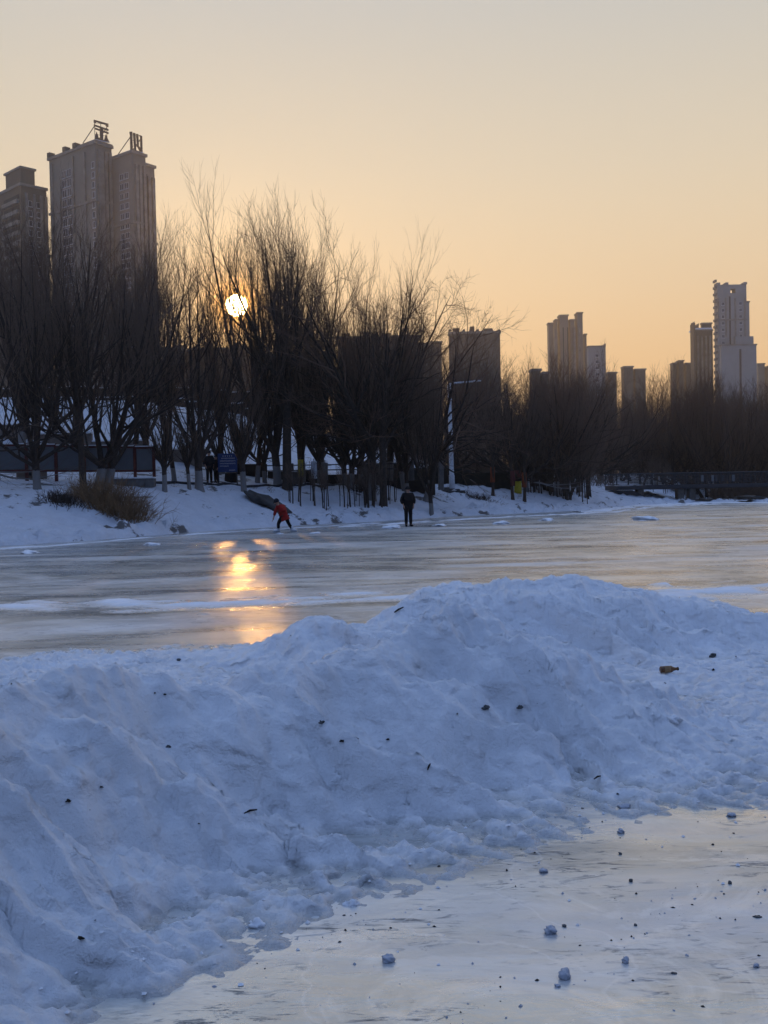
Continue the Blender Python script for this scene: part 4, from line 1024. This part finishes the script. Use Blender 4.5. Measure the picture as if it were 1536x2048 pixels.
# ------------------------------------------------------------------ dry bushes
def bush(px, py, wdt, h, n, label, cat='bush', name='dry_bush', mtl=None, seed=1, lean=.5):
    rg = np.random.default_rng(seed); p = hit(px, py); S_ = Strands()
    for i in range(n):
        ox, oy = rg.normal(0, wdt * .26), rg.normal(0, wdt * .15); bx, by = p.x + ox, p.y + oy
        d = np.array([rg.normal(ox / wdt * lean, .42), rg.normal(0, .4), 1.0]); d /= np.linalg.norm(d)
        q, _ = grow(rg, (ox, oy, tz(bx, by) - p.z - .05), d, h * rg.uniform(.45, 1.1) * (1 - .35 * min(1, abs(ox) / wdt)), 6, -.22, .10)
        S_.add(q, np.linspace(.012, .004, 6), 3)
        for j in range(3):
            a_, dd = pt_on(q, rg.uniform(.3, .9)); e, _ = grow(rg, a_, side_dir(rg, dd, .6), h * .28, 3, 0, .15); S_.add(e, np.linspace(.007, .003, 3), 3)
    v_, f_ = S_.mesh(); o = link_mesh(name, v_, f_, mtl or M_REED, None, False, (p.x, p.y, p.z)); tag(o, label, cat); return o
bush(228, 1026, 2.4, 1.45, 650, 'big brown dry bush on the bank under the forked tree', seed=2)
bush(170, 1000, 1.6, .7, 160, 'lower dry bush left of the big brown one', seed=3)
bush(120, 1005, 1.3, .6, 220, 'small dark dead shrub at the left of the dry bushes', mtl=M_BARKP, seed=4)
bush(1500, 992, 6.5, 1.1, 900, 'brown dry shrubs beside the rocks at the far right shore', seed=5, lean=.1)
bush(958, 1000, 1.8, .5, 160, 'thin dead shrub on the bank left of the yellow wrap', mtl=M_BARKP, seed=6)
bush(730, 985, 1.6, .9, 160, 'low dark brush at the foot of the curly tree', mtl=M_BARKP, seed=7)
for px, py, wd, n_, sd, lab in ((280, 952, 14, 500, 11, 'low dark brush along the slope foot at the left'),):
    pass
# hedge of dark twigs at the foot of the wood (nobody could count it)
S_ = Strands(); rg = np.random.default_rng(77)
def brush_line(x0, x1, d0, d1, n, h, up=.1):
    for i in range(n):
        px = rg.uniform(x0, x1); y = rg.uniform(d0, d1); x = azim(px, 940) * y; zb = tz(x, y)
        d = np.array([rg.normal(0, .35), rg.normal(0, .3), 1.0]); d /= np.linalg.norm(d)
        q, _ = grow(rg, (x, y, zb - .05), d, h * rg.uniform(.5, 1.2), 5, up, .12); S_.add(q, np.linspace(.022, .007, 5), 3)
        for j in range(4):
            a_, dd = pt_on(q, rg.uniform(.25, .95)); e, _ = grow(rg, a_, side_dir(rg, dd, .7), h * .4, 3, 0, .15); S_.add(e, np.linspace(.012, .005, 3), 3)
brush_line(860, 1100, 80, 90, 700, 1.3); brush_line(1100, 1230, 90, 100, 300, 1.3); brush_line(1180, 1620, 104, 118, 1500, 2.2); brush_line(1420, 1620, 86, 96, 700, 1.3)
brush_line(-150, 880, 86, 98, 1300, 3.0)
v_, f_ = S_.mesh(); o = link_mesh('undergrowth', v_, f_, M_TWIG, None, False, kind='stuff'); o['label'] = 'dark leafless undergrowth at the foot of the wood'
S_ = Strands(); rg = np.random.default_rng(78)
for i in range(900):
    px = rg.uniform(-60, 1180); py = rg.uniform(985, 1050); 
    if py > np.interp(px, [0, 600, 1180], [1060, 1035, 1010]): continue
    r_ = ray(px, py); y = 30 + (1092 - py) * .28 + px * .012; x = azim(px, py) * y
    if y - float(shore_y(x)) < 1.5: y = float(shore_y(x)) + rg.uniform(2, 8)
    if fbm(x * .35, y * .35, 2, 5) < .05: continue
    for j in range(5):
        d = np.array([rg.normal(0, .7), rg.normal(0, .6), .6]); d /= np.linalg.norm(d)
        q, _ = grow(rg, (x + rg.normal(0, .1), y + rg.normal(0, .1), tz(x, y) - .03), d, rg.uniform(.08, .3), 3, -.3, .2); S_.add(q, np.linspace(.010, .004, 3), 3)
v_, f_ = S_.mesh(); o = link_mesh('dead_grass', v_, f_, M_REED, None, False, kind='stuff'); o['label'] = 'dead grass poking through the snow of the bank'

# ------------------------------------------------------------------ people
def skin_mesh(name, joints, edges, mtl, parent, root=0, sub=2):
    me = bpy.data.meshes.new(name); me.from_pydata([j[0] for j in joints], edges, [])
    o = bpy.data.objects.new(name, me); COL.objects.link(o)
    sk = o.modifiers.new('skin', 'SKIN'); 
    if not me.skin_vertices: me.skin_vertices.new()
    for i, j in enumerate(joints):
        r = j[1]; me.skin_vertices[0].data[i].radius = (r, r) if isinstance(r, (int, float)) else r
        me.skin_vertices[0].data[i].use_root = (i == root)
    sk.use_smooth_shade = True
    sb = o.modifiers.new('sub', 'SUBSURF'); sb.levels = sub; sb.render_levels = sub
    dg = bpy.context.evaluated_depsgraph_get(); dg.update()
    nm = bpy.data.meshes.new_from_object(o.evaluated_get(dg)); bpy.data.objects.remove(o)
    nm.materials.clear(); nm.materials.append(mtl); nm.polygons.foreach_set('use_smooth', [True] * len(nm.polygons))
    o = bpy.data.objects.new(name, nm); COL.objects.link(o); o.parent = parent; return o
def hand_joints(base, d, side, s=1.0):
    """palm and five bent fingers as thin chains starting in the wrist"""
    b = Vector(base); d = Vector(d).normalized(); n = d.cross(Vector((0, 1, 0))).normalized() * side; t = n.cross(d)
    J, E = [(tuple(b), .028 * s)], []
    J.append((tuple(b + d * .05 * s), .033 * s)); E.append((0, 1)); J.append((tuple(b + d * .085 * s), .030 * s)); E.append((1, 2))
    for i, ln in enumerate((.070, .078, .073, .058)):
        o_ = t * (i - 1.5) * .020 * s; k = len(J)
        J += [(tuple(b + d * .10 * s + o_), .0095 * s), (tuple(b + d * (.10 + ln * .5) * s + o_ + n * .008), .0088 * s), (tuple(b + d * (.10 + ln * .85) * s + o_ + n * .028), .0078 * s)]
        E += [(2, k), (k, k + 1), (k + 1, k + 2)]
    k = len(J); J += [(tuple(b + d * .055 * s - t * .042 * s), .011 * s), (tuple(b + d * .09 * s - t * .055 * s + n * .012), .010 * s)]; E += [(1, k), (k, k + 1)]
    return J, E
def merge_chain(J, E, J2, E2, at_idx):
    off = len(J); J += J2; E += [(a + off, b + off) for a, b in E2]; E.append((at_idx, off))
def head_parts(root, c, r, look, hatm, hood=None, facem=None):
    """face detail, hat; look is the direction of the nose"""
    c = Vector(c); l = Vector(look).normalized(); sd = l.cross(Vector((0, 0, 1))).normalized(); up = sd.cross(l)
    f = MB(); f.tube([c + l * r * .86 + up * .02, c + l * (r + .022) - up * .022, c + l * (r - .004) - up * .04], [.008, .016, .012], 6); f.build('nose', M_SKIN, root, True)
    for s_ in (-1, 1):
        MB().tube([c + l * (r * .84) + sd * s_ * .032 + up * .018, c + l * (r * .97) + sd * s_ * .030 + up * .018], [.011, .008], 6).build('eye', M_DIRT, root, True)
        MB().tube([c + sd * s_ * (r * .80) - up * .005, c + sd * s_ * (r + .012) - up * .0 - l * .01], [.022, .016], 6).build('ear', M_SKIN, root, True)
    MB().tube([c + l * (r * .86) - sd * .022 - up * .062, c + l * (r * .90) - up * .064, c + l * (r * .86) + sd * .022 - up * .062], [.004, .006, .004], 5).build('mouth', M_DKRED, root, True)
    import bmesh
    bm = bmesh.new(); bmesh.ops.create_uvsphere(bm, u_segments=18, v_segments=10, radius=r * 1.14)
    for v in list(bm.verts):
        if v.co.z < -.018: bm.verts.remove(v)
    for v in bm.verts: v.co.z = v.co.z * 1.12
    me = bpy.data.meshes.new('hat'); bm.to_mesh(me); bm.free(); me.materials.append(hatm); me.polygons.foreach_set('use_smooth', [True] * len(me.polygons))
    o = bpy.data.objects.new('hat', me); COL.objects.link(o); o.parent = root; o.location = c + up * .035 - l * .012
    o.rotation_euler = up.to_track_quat('Z', 'Y').to_euler(); sm = o.modifiers.new('thickness', 'SOLIDIFY'); sm.thickness = .012
    b = MB(); n = 16; ring = [c + up * .03 + (l * math.cos(a) + sd * math.sin(a)) * r * 1.13 for a in [2 * math.pi * i / n for i in range(n + 1)]]
    b.tube(ring, .016, 6, cap=False).build('hat_brim', hatm, root, True)

def person(label, loc, rz, J, coat, trouser, coatm, trm, hatm, look, shoes, shoem, group=None, gloves=None):
    """J: joint positions by name"""
    rt = thing('person', label, 'person', loc, rz, group)
    names = ['pelvis', 'waist', 'chest', 'neck', 'head_low', 'head', 'head_top', 'shL', 'elL', 'wrL', 'shR', 'elR', 'wrR', 'hipL', 'knL', 'anL', 'hipR', 'knR', 'anR', 'toL', 'toR']
    rad = dict(pelvis=(.15, .11), waist=(.13, .10), chest=(.16, .115), neck=.055, head_low=.07, head=.092, head_top=.07, shL=.06, elL=.042, wrL=.028, shR=.06, elR=.042, wrR=.028,
               hipL=.085, knL=.055, anL=.038, hipR=.085, knR=.055, anR=.038, toL=.032, toR=.032)
    js = [(J[n], rad[n]) for n in names]; ix = {n: i for i, n in enumerate(names)}
    ed = [('pelvis', 'waist'), ('waist', 'chest'), ('chest', 'neck'), ('neck', 'head_low'), ('head_low', 'head'), ('head', 'head_top'), ('chest', 'shL'), ('shL', 'elL'), ('elL', 'wrL'),
          ('chest', 'shR'), ('shR', 'elR'), ('elR', 'wrR'), ('pelvis', 'hipL'), ('hipL', 'knL'), ('knL', 'anL'), ('anL', 'toL'), ('pelvis', 'hipR'), ('hipR', 'knR'), ('knR', 'anR'), ('anR', 'toR')]
    E = [(ix[a], ix[b]) for a, b in ed]
    for sd, s_ in (('L', -1), ('R', 1)):
        d = Vector(J['wr' + sd]) - Vector(J['el' + sd]); hj, he = hand_joints(Vector(J['wr' + sd]) + d.normalized() * .02, d, s_)
        merge_chain(js, E, hj, he, ix['wr' + sd])
    skin_mesh('body', js, E, M_SKIN, rt, 0)
    cj = [(J[n], r) for n, r in coat['j']]; ci = {n: i for i, (n, _) in enumerate(coat['j'])}
    skin_mesh('coat', cj, [(ci[a], ci[b]) for a, b in coat['e']], coatm, rt, 0)
    tj = [(J[n], r) for n, r in trouser]; skin_mesh('trousers', tj, [(0, 1), (1, 2), (2, 3), (0, 4), (4, 5), (5, 6)], trm, rt, 0)
    head_parts(rt, J['head'], .098, look, hatm)
    for s_ in 'LR':
        a, t = Vector(J['an' + s_]), Vector(J['to' + s_]); d = (t - a); d.z = 0; d.normalize()
        z0 = shoes
        sh = MB().tube([a - d * .06 + Vector((0, 0, -.045)), a + Vector((0, 0, -.04)), a + d * .12 + Vector((0, 0, -.055)), a + d * .2 + Vector((0, 0, -.06))], [.045, .055, .048, .03], 10).build('boot', shoem, rt, True)
        MB().tube([a + Vector((0, 0, .11)), a + Vector((0, 0, -.03))], [.058, .055], 10).build('boot_shaft', shoem, rt, True)
        if z0 == 'skate':
            k = a + Vector((0, 0, -.10)); q = k + d * .06
            b = MB(); ang = math.atan2(d.y, d.x)
            o = MB().box(-.14, .17, -.004, .004, -.03, .012).build('blade', M_FRAME, rt); o.location = (q.x, q.y, k.z - .002); o.rotation_euler = (0, 0, ang)
    return rt
# standing figure, 1.7 m, arms slightly bent with the hands at the pockets
ST = dict(pelvis=(0, 0, .93), waist=(0, 0, 1.08), chest=(0, 0, 1.30), neck=(0, -.01, 1.45), head_low=(0, -.015, 1.53), head=(0, -.02, 1.59), head_top=(0, -.015, 1.655),
          shL=(-.19, 0, 1.38), elL=(-.29, .04, 1.12), wrL=(-.23, -.07, .93), shR=(.19, 0, 1.38), elR=(.29, .04, 1.12), wrR=(.23, -.07, .93),
          hipL=(-.09, 0, .86), knL=(-.095, -.01, .49), anL=(-.10, 0, .10), hipR=(.09, 0, .86), knR=(.10, -.01, .49), anR=(.105, 0, .10), toL=(-.13, -.14, .04), toR=(.13, -.14, .04),
          hemL=(-.10, 0, .80), hemR=(.10, 0, .80), cuffL=(-.245, -.045, .98), cuffR=(.245, -.045, .98), hem=(0, 0, .72))
COAT = dict(j=[('pelvis', (.235, .17)), ('waist', (.21, .165)), ('chest', (.225, .17)), ('neck', (.10, .09)), ('shL', .105), ('elL', .085), ('cuffL', .062), ('shR', .105), ('elR', .085), ('cuffR', .062), ('hem', (.235, .175))],
            e=[('pelvis', 'waist'), ('waist', 'chest'), ('chest', 'neck'), ('chest', 'shL'), ('shL', 'elL'), ('elL', 'cuffL'), ('chest', 'shR'), ('shR', 'elR'), ('elR', 'cuffR'), ('pelvis', 'hem')])
TR = [('pelvis', (.17, .13)), ('hipL', .115), ('knL', .085), ('anL', .072), ('hipR', .115), ('knR', .085), ('anR', .072)]
p = on_ice(817, 1053)
person('man in a long black padded coat and cap standing still on the ice', (p.x, p.y, 0), R(15), ST, COAT, TR, M_BLACK, M_BLACK, M_BLACK, (0.1, -1, -.05), 'boot', M_BLACK)
# skater leaning forward to the left, one leg pushed out behind
SK = dict(pelvis=(-.02, 0, .66), waist=(-.07, 0, .78), chest=(-.17, 0, .96), neck=(-.24, -.01, 1.08), head_low=(-.28, -.02, 1.14), head=(-.305, -.03, 1.20), head_top=(-.32, -.03, 1.27),
          shL=(-.27, -.10, 1.02), elL=(-.36, -.14, .80), wrL=(-.41, -.16, .62), shR=(-.06, .14, 1.04), elR=(.02, .22, .86), wrR=(-.04, .10, .76),
          hipL=(-.10, -.06, .60), knL=(-.25, -.06, .37), anL=(-.25, -.03, .13), hipR=(.06, .06, .60), knR=(.12, .07, .40), anR=(.27, .07, .14), toL=(-.38, -.05, .06), toR=(.40, .03, .06),
          cuffL=(-.40, -.155, .67), cuffR=(-.02, .13, .79), hem=(.04, 0, .50), hemB=(-.08, 0, .50))
COAT2 = dict(j=[('pelvis', (.20, .17)), ('waist', (.17, .15)), ('chest', (.18, .15)), ('neck', (.09, .08)), ('shL', .085), ('elL', .068), ('cuffL', .052), ('shR', .085), ('elR', .068), ('cuffR', .052), ('hem', (.20, .17))],
             e=COAT['e'])
TR2 = [('pelvis', (.14, .12)), ('hipL', .10), ('knL', .072), ('anL', .062), ('hipR', .10), ('knR', .072), ('anR', .062)]
p = on_ice(570, 1065)
person('skater in a red coat leaning forward in white skates on the ice', (p.x, p.y, 0), 0, SK, COAT2, TR2, M_RED, M_BLACK, M_NAVY, (-.75, -.6, -.3), 'skate', M_WHITE)
# two bystanders on the path beside the blue sign
for px, py, s_, rz, lab, cm in ((419, 966, .98, .5, 'taller bystander in dark clothes standing on the path by the trees', M_NAVY), (433, 966, .86, -.6, 'shorter bystander in dark clothes next to the blue sign', M_BLACK)):
    p = hit(px, py, 40); o = person(lab, (p.x, p.y, tz(p.x, p.y)), rz, ST, COAT, TR, cm, M_BLACK, M_NAVY, (0, -1, 0), 'boot', M_BLACK); o.scale = (s_,) * 3

# ------------------------------------------------------------------ things lying on the snow and on the near ice
for i, (px, py, wpx, lab, sq) in enumerate((
        (1101, 1866, 27, 'biggest round snow lump on the near ice, above the square one', (1, .9, .74)), (1130, 1956, 27, 'square snow lump lowest on the near ice', (.95, .9, .95)),
        (1251, 1925, 15, 'small knobbly snow lump right of the two big ones', (1, .9, 1.1)), (777, 1922, 26, 'pale pointed snow lump on the scratched ice at the ridge foot', (1.1, .9, .7)),
        (1087, 1744, 19, 'flat snow lump on ice near the foot of the ridge', (1, .9, .55)), (1241, 1665, 14, 'small snow lump at the far edge of the near ice', (1, .9, .8)),
        (1262, 1763, 8, 'tiny dark ice cube alone on the bright ice', (1, 1, 1)), (1460, 1767, 9, 'tiny ice cube near the right edge of the bright ice', (1, 1, .9)),
        (1128, 1853, 10, 'tiny brown ice chip beside the biggest round lump', (1, 1, .6)), (1240, 1708, 8, 'tiny ice chip between the far lump and the ridge', (1, 1, .7)),
        (1271, 1851, 8, 'tiny dark chip right of the two big lumps', (1, 1, .6)), (1515, 1834, 18, 'flat dark ice flake at the right edge', (1, .6, .2)),
        (1512, 1933, 13, 'small snow lump at the lower right', (1, .8, .6)), (1115, 1973, 13, 'small crumb lying beside the square lump', (1, .8, .5)), (1348, 1947, 10, 'flat dark chip right of the knobbly lump', (1.2, .8, .4)),
        (466, 1926, 15, 'small snow lump on the snow at the ridge foot', (1.2, 1, .6)), (1462, 1632, 16, 'snow lump half sunk at the far right of the near ice', (1.2, 1, .6)), (1250, 1614, 20, 'flat snow lump at the ridge foot', (1.4, 1, .45)))):
    p = on_ice(px, py); r = wpx * p.y / F_PX / 2
    dark = wpx <= 10 or 'dark' in lab
    o = lump('snow_lump' if not dark else 'ice_chip', i + 2, r, M_GRIT if dark else M_BALL, None, (p.x, p.y, r * sq[2] * .5), sq, .42, 3 if wpx > 12 else 2)
    tag(o, lab, 'snow lump' if not dark else 'ice chip')
# lumps and clods on the ridge
for i, (px, py, wpx, lab, mtl, nm, cat) in enumerate((
        (1408, 0, 0, '', None, '', ''),
        (702, 1810, 22, 'round snow clod low on the slope above the near ice', M_LUMP, 'snow_clod', 'snow clod'), (512, 1852, 38, 'flat grey lump of ice at the foot of the ridge', M_LUMP, 'snow_clod', 'snow clod'),
        (1348, 1442, 24, 'pale snow clod on the right end of the front ridge', M_LUMP, 'snow_clod', 'snow clod'), (162, 1883, 17, 'dark brown clod low on the left slope', M_DIRT, 'dirt_clod', 'dirt clod'),
        (137, 1618, 14, 'dark leaf scrap high on the left slope', M_DIRT, 'dirt_clod', 'leaf'), (336, 1497, 16, 'grey stone stuck in the hollow of the left ridge', M_GRIT, 'stone', 'stone'),
        (643, 1446, 17, 'grey stone embedded in the middle slope', M_GRIT, 'stone', 'stone'), (330, 1392, 8, 'black scrap on the ridge top at the left', M_DIRT, 'dirt_clod', 'leaf'), (310, 1396, 6, 'smaller black scrap on the ridge top at the left', M_DIRT, 'dirt_clod', 'leaf'),
        (1165, 1618, 9, 'dark crumb where the ridge meets the near ice', M_DIRT, 'dirt_clod', 'leaf'), (1236, 1590, 8, 'dark crumb near the right foot of the ridge', M_DIRT, 'dirt_clod', 'leaf'),
        (683, 1487, 12, 'dark scrap below the embedded grey stone', M_DIRT, 'dirt_clod', 'leaf'), (713, 1480, 14, 'brown scrap right of the embedded grey stone', M_DIRT, 'dirt_clod', 'leaf'),
        (776, 1489, 9, 'small ochre scrap on the middle slope', M_DIRT, 'dirt_clod', 'leaf'), (970, 1415, 20, 'dark stain stone on the right of the front ridge', M_GRIT, 'stone', 'stone'), (1040, 1430, 18, 'second dark stone right of the first on the front ridge', M_GRIT, 'stone', 'stone'),
        (1425, 1312, 20, 'dark broken piece in the far ridge right of the brown bottle', M_GRIT, 'stone', 'stone'), (1426, 1341, 8, 'black crumb under the broken piece at the far ridge foot', M_DIRT, 'dirt_clod', 'leaf'), (1330, 1366, 6, 'black crumb just below the brown bottle', M_DIRT, 'dirt_clod', 'leaf'),
        (203, 1578, 9, 'dark scrap right of the leaf on the left slope', M_DIRT, 'dirt_clod', 'leaf'), (357, 1319, 14, 'dark stone on the flat snow behind the left ridge', M_GRIT, 'stone', 'stone'))):
    if not nm: continue
    p = hit_mound(px, py); r = wpx * p.y / F_PX / 2 * (.62 if nm != 'snow_clod' else 1)
    tag(lump(nm, i + 31, r, mtl, None, (p.x, p.y, p.z - r * (.05 if nm == 'snow_clod' else .22)), (1.1, .8, .75), .9, 3), lab, cat)
# twigs
for px, py, ln, a, lab in ((1195, 1560, .04, -.2, 'short dark twig lying on the lower right slope'), (797, 1222, .09, -.5, 'dark stick poking out of the saddle between the ridges'), (500, 1627, .05, -.1, 'short dark twig on the lower middle slope'), (858, 1546, .03, -1.1, 'tiny twig standing in the middle slope')):
    p = hit_mound(px, py); d = Vector((math.cos(a), .3, -math.sin(a) * .8)) * ln
    tag(MB().tube([p - d * .5 + Vector((0, 0, .004)), p + Vector((0, 0, .012)), p + d * .6 + Vector((0, 0, .01))], [.003, .005, .003] if ln < .08 else [.006, .009, .005], 6).build('twig', M_DIRT), lab, 'twig')
p = at(797, 1222, 7.0)
# brown bottle lying at the foot of the far ridge
p = hit_mound(1338, 1345)
o = thing('bottle', 'small brown bottle lying at the foot of the far snow ridge', 'bottle', (p.x, p.y, p.z + .025), .15)
MB().tube([(-.075, 0, 0), (-.07, 0, 0), (.02, 0, 0), (.035, 0, 0), (.055, 0, 0), (.07, 0, .0)], [.020, .027, .027, .018, .012, .012], 14).build('body', M_BRONZE, o, True)
MB().tube([(-.045, 0, 0), (.005, 0, 0)], .0278, 14, cap=False).build('label_band', M_REED, o); MB().tube([(.0705, 0, 0), (.08, 0, 0)], .014, 10).build('cap', M_DIRT, o)

# crumbs of ice and dirt on the near ice: nobody could count them
def scatter(name, label, pts, mtl, seed):
    rg = np.random.default_rng(seed); base = np.array([(1, 0, 0), (0, 1, 0), (-1, 0, 0), (0, -1, 0), (0, 0, 1.), (0, 0, -.3)]); F_ = np.array([(0, 1, 4), (1, 2, 4), (2, 3, 4), (3, 0, 4), (1, 0, 5), (2, 1, 5), (3, 2, 5), (0, 3, 5)])
    V, Fa = [], []
    for i, (x, y, zz, r) in enumerate(pts):
        s_ = r * rg.uniform(.6, 1.3, 3) * (1, 1, .7); a = rg.uniform(0, 6.28); c_, n_ = math.cos(a), math.sin(a)
        v = base * rg.uniform(.7, 1.3, (6, 1)) * s_; v = np.stack([v[:, 0] * c_ - v[:, 1] * n_, v[:, 0] * n_ + v[:, 1] * c_, v[:, 2]], 1) + (x, y, zz + r * .15)
        V.append(v); Fa.append(F_ + i * 6)
    o = link_mesh(name, np.concatenate(V), np.concatenate(Fa), mtl, None, False, kind='stuff'); o['label'] = label; return o
rg = np.random.default_rng(9); P_ice, P_dark, P_snow = [], [], []
for i in range(5200):
    x, y = rg.uniform(-1.2, 3.6), rg.uniform(2.4, 5.4)
    if y > np.interp(x, fp[:, 0], fp[:, 1]) + .1: continue
    dens = sstep(.05, .5, fbm(x * 1.7, y * 1.7, 3, 91)) * .8 + .10
    if rg.random() > dens: continue
    r = .0012 + .0065 * rg.random() ** 3.6; (P_dark if rg.random() < .5 else P_ice).append((x, y, 0, r))
for i in range(9000):
    x, y = rg.uniform(-2.4, 3.8), rg.uniform(2.2, 9.5)
    e = (y - np.interp(x, fp[:, 0], fp[:, 1]))
    near = math.exp(-((e - .15) / .28) ** 2) + .10
    if rg.random() > near: continue
    r = .0015 + .011 * rg.random() ** 4; P_snow.append((x, y, mz(x, y), r))
P_dirt = []
for i in range(420):
    x, y = rg.uniform(-2.4, 3.8), rg.uniform(2.6, 9.5)
    if y < np.interp(x, fp[:, 0], fp[:, 1]): continue
    P_dirt.append((x, y, mz(x, y) - .002, .002 + .007 * rg.random() ** 4))
scatter('ice_crumbs', 'pale crumbs scattered over the near ice', P_ice, M_BALL, 1)
scatter('dirt_crumbs', 'dark crumbs scattered over the near ice', P_dark, M_DIRT, 2)
scatter('snow_crumbs', 'loose snow crumbs along the foot of the ridge', P_snow, M_LUMP, 3)
scatter('dirt_specks', 'dark specks frozen into the snow ridge', P_dirt, M_DIRT, 4)
# small swept heaps on the far ice
for px, py, wd, lab in ((305, 1090, 34, 'small grey heap of swept snow at the left, below the bank'), (60, 1106, 40, 'flat grey heap of swept snow at the left edge'), (632, 1067, 22, 'small pointed heap of snow right of the skater'), (560, 1068, 16, 'very low heap of snow behind the skater'),
                        (785, 1056, 40, 'flat heap of snow left of the feet of the man in black'), (880, 1052, 30, 'small heap of snow right of the man in black'), (1000, 1048, 34, 'low heap of snow on the ice below the yellow wrap'), (1092, 1041, 32, 'low heap of snow on the ice below the right thicket'), (1290, 1040, 50, 'long low heap of snow on the ice before the bridge')):
    p = on_ice(px, py); r = wd * p.y / F_PX / 2
    tag(lump('snow_heap', px % 17, r, M_LUMP, None, (p.x, p.y, 0), (1, 1.3, .30), .5, 3), lab, 'snow heap')

# ------------------------------------------------------------------ evening haze
hz = MB().box(-700, 700, -60, 1000, -1.5, 165).build('haze', []) if False else link_mesh('haze', [(x, y, q) for q in (-1.6, 165) for y in (-60, 800) for x in (-500, 500)], [(0, 2, 3, 1), (4, 5, 7, 6), (0, 1, 5, 4), (2, 6, 7, 3), (0, 4, 6, 2), (1, 3, 7, 5)], [], kind='stuff')
hm = bpy.data.materials.new('evening haze'); hm.use_nodes = True; t = hm.node_tree; t.nodes.clear()
pv = t.nodes.new('ShaderNodeVolumePrincipled'); pv.inputs['Color'].default_value = (.92, .90, .88, 1); pv.inputs['Density'].default_value = HAZE; pv.inputs['Anisotropy'].default_value = .70
ou = t.nodes.new('ShaderNodeOutputMaterial'); t.links.new(pv.outputs[0], ou.inputs['Volume']); hz.data.materials.append(hm)
hz['label'] = 'thin warm evening haze over the lake and the town'
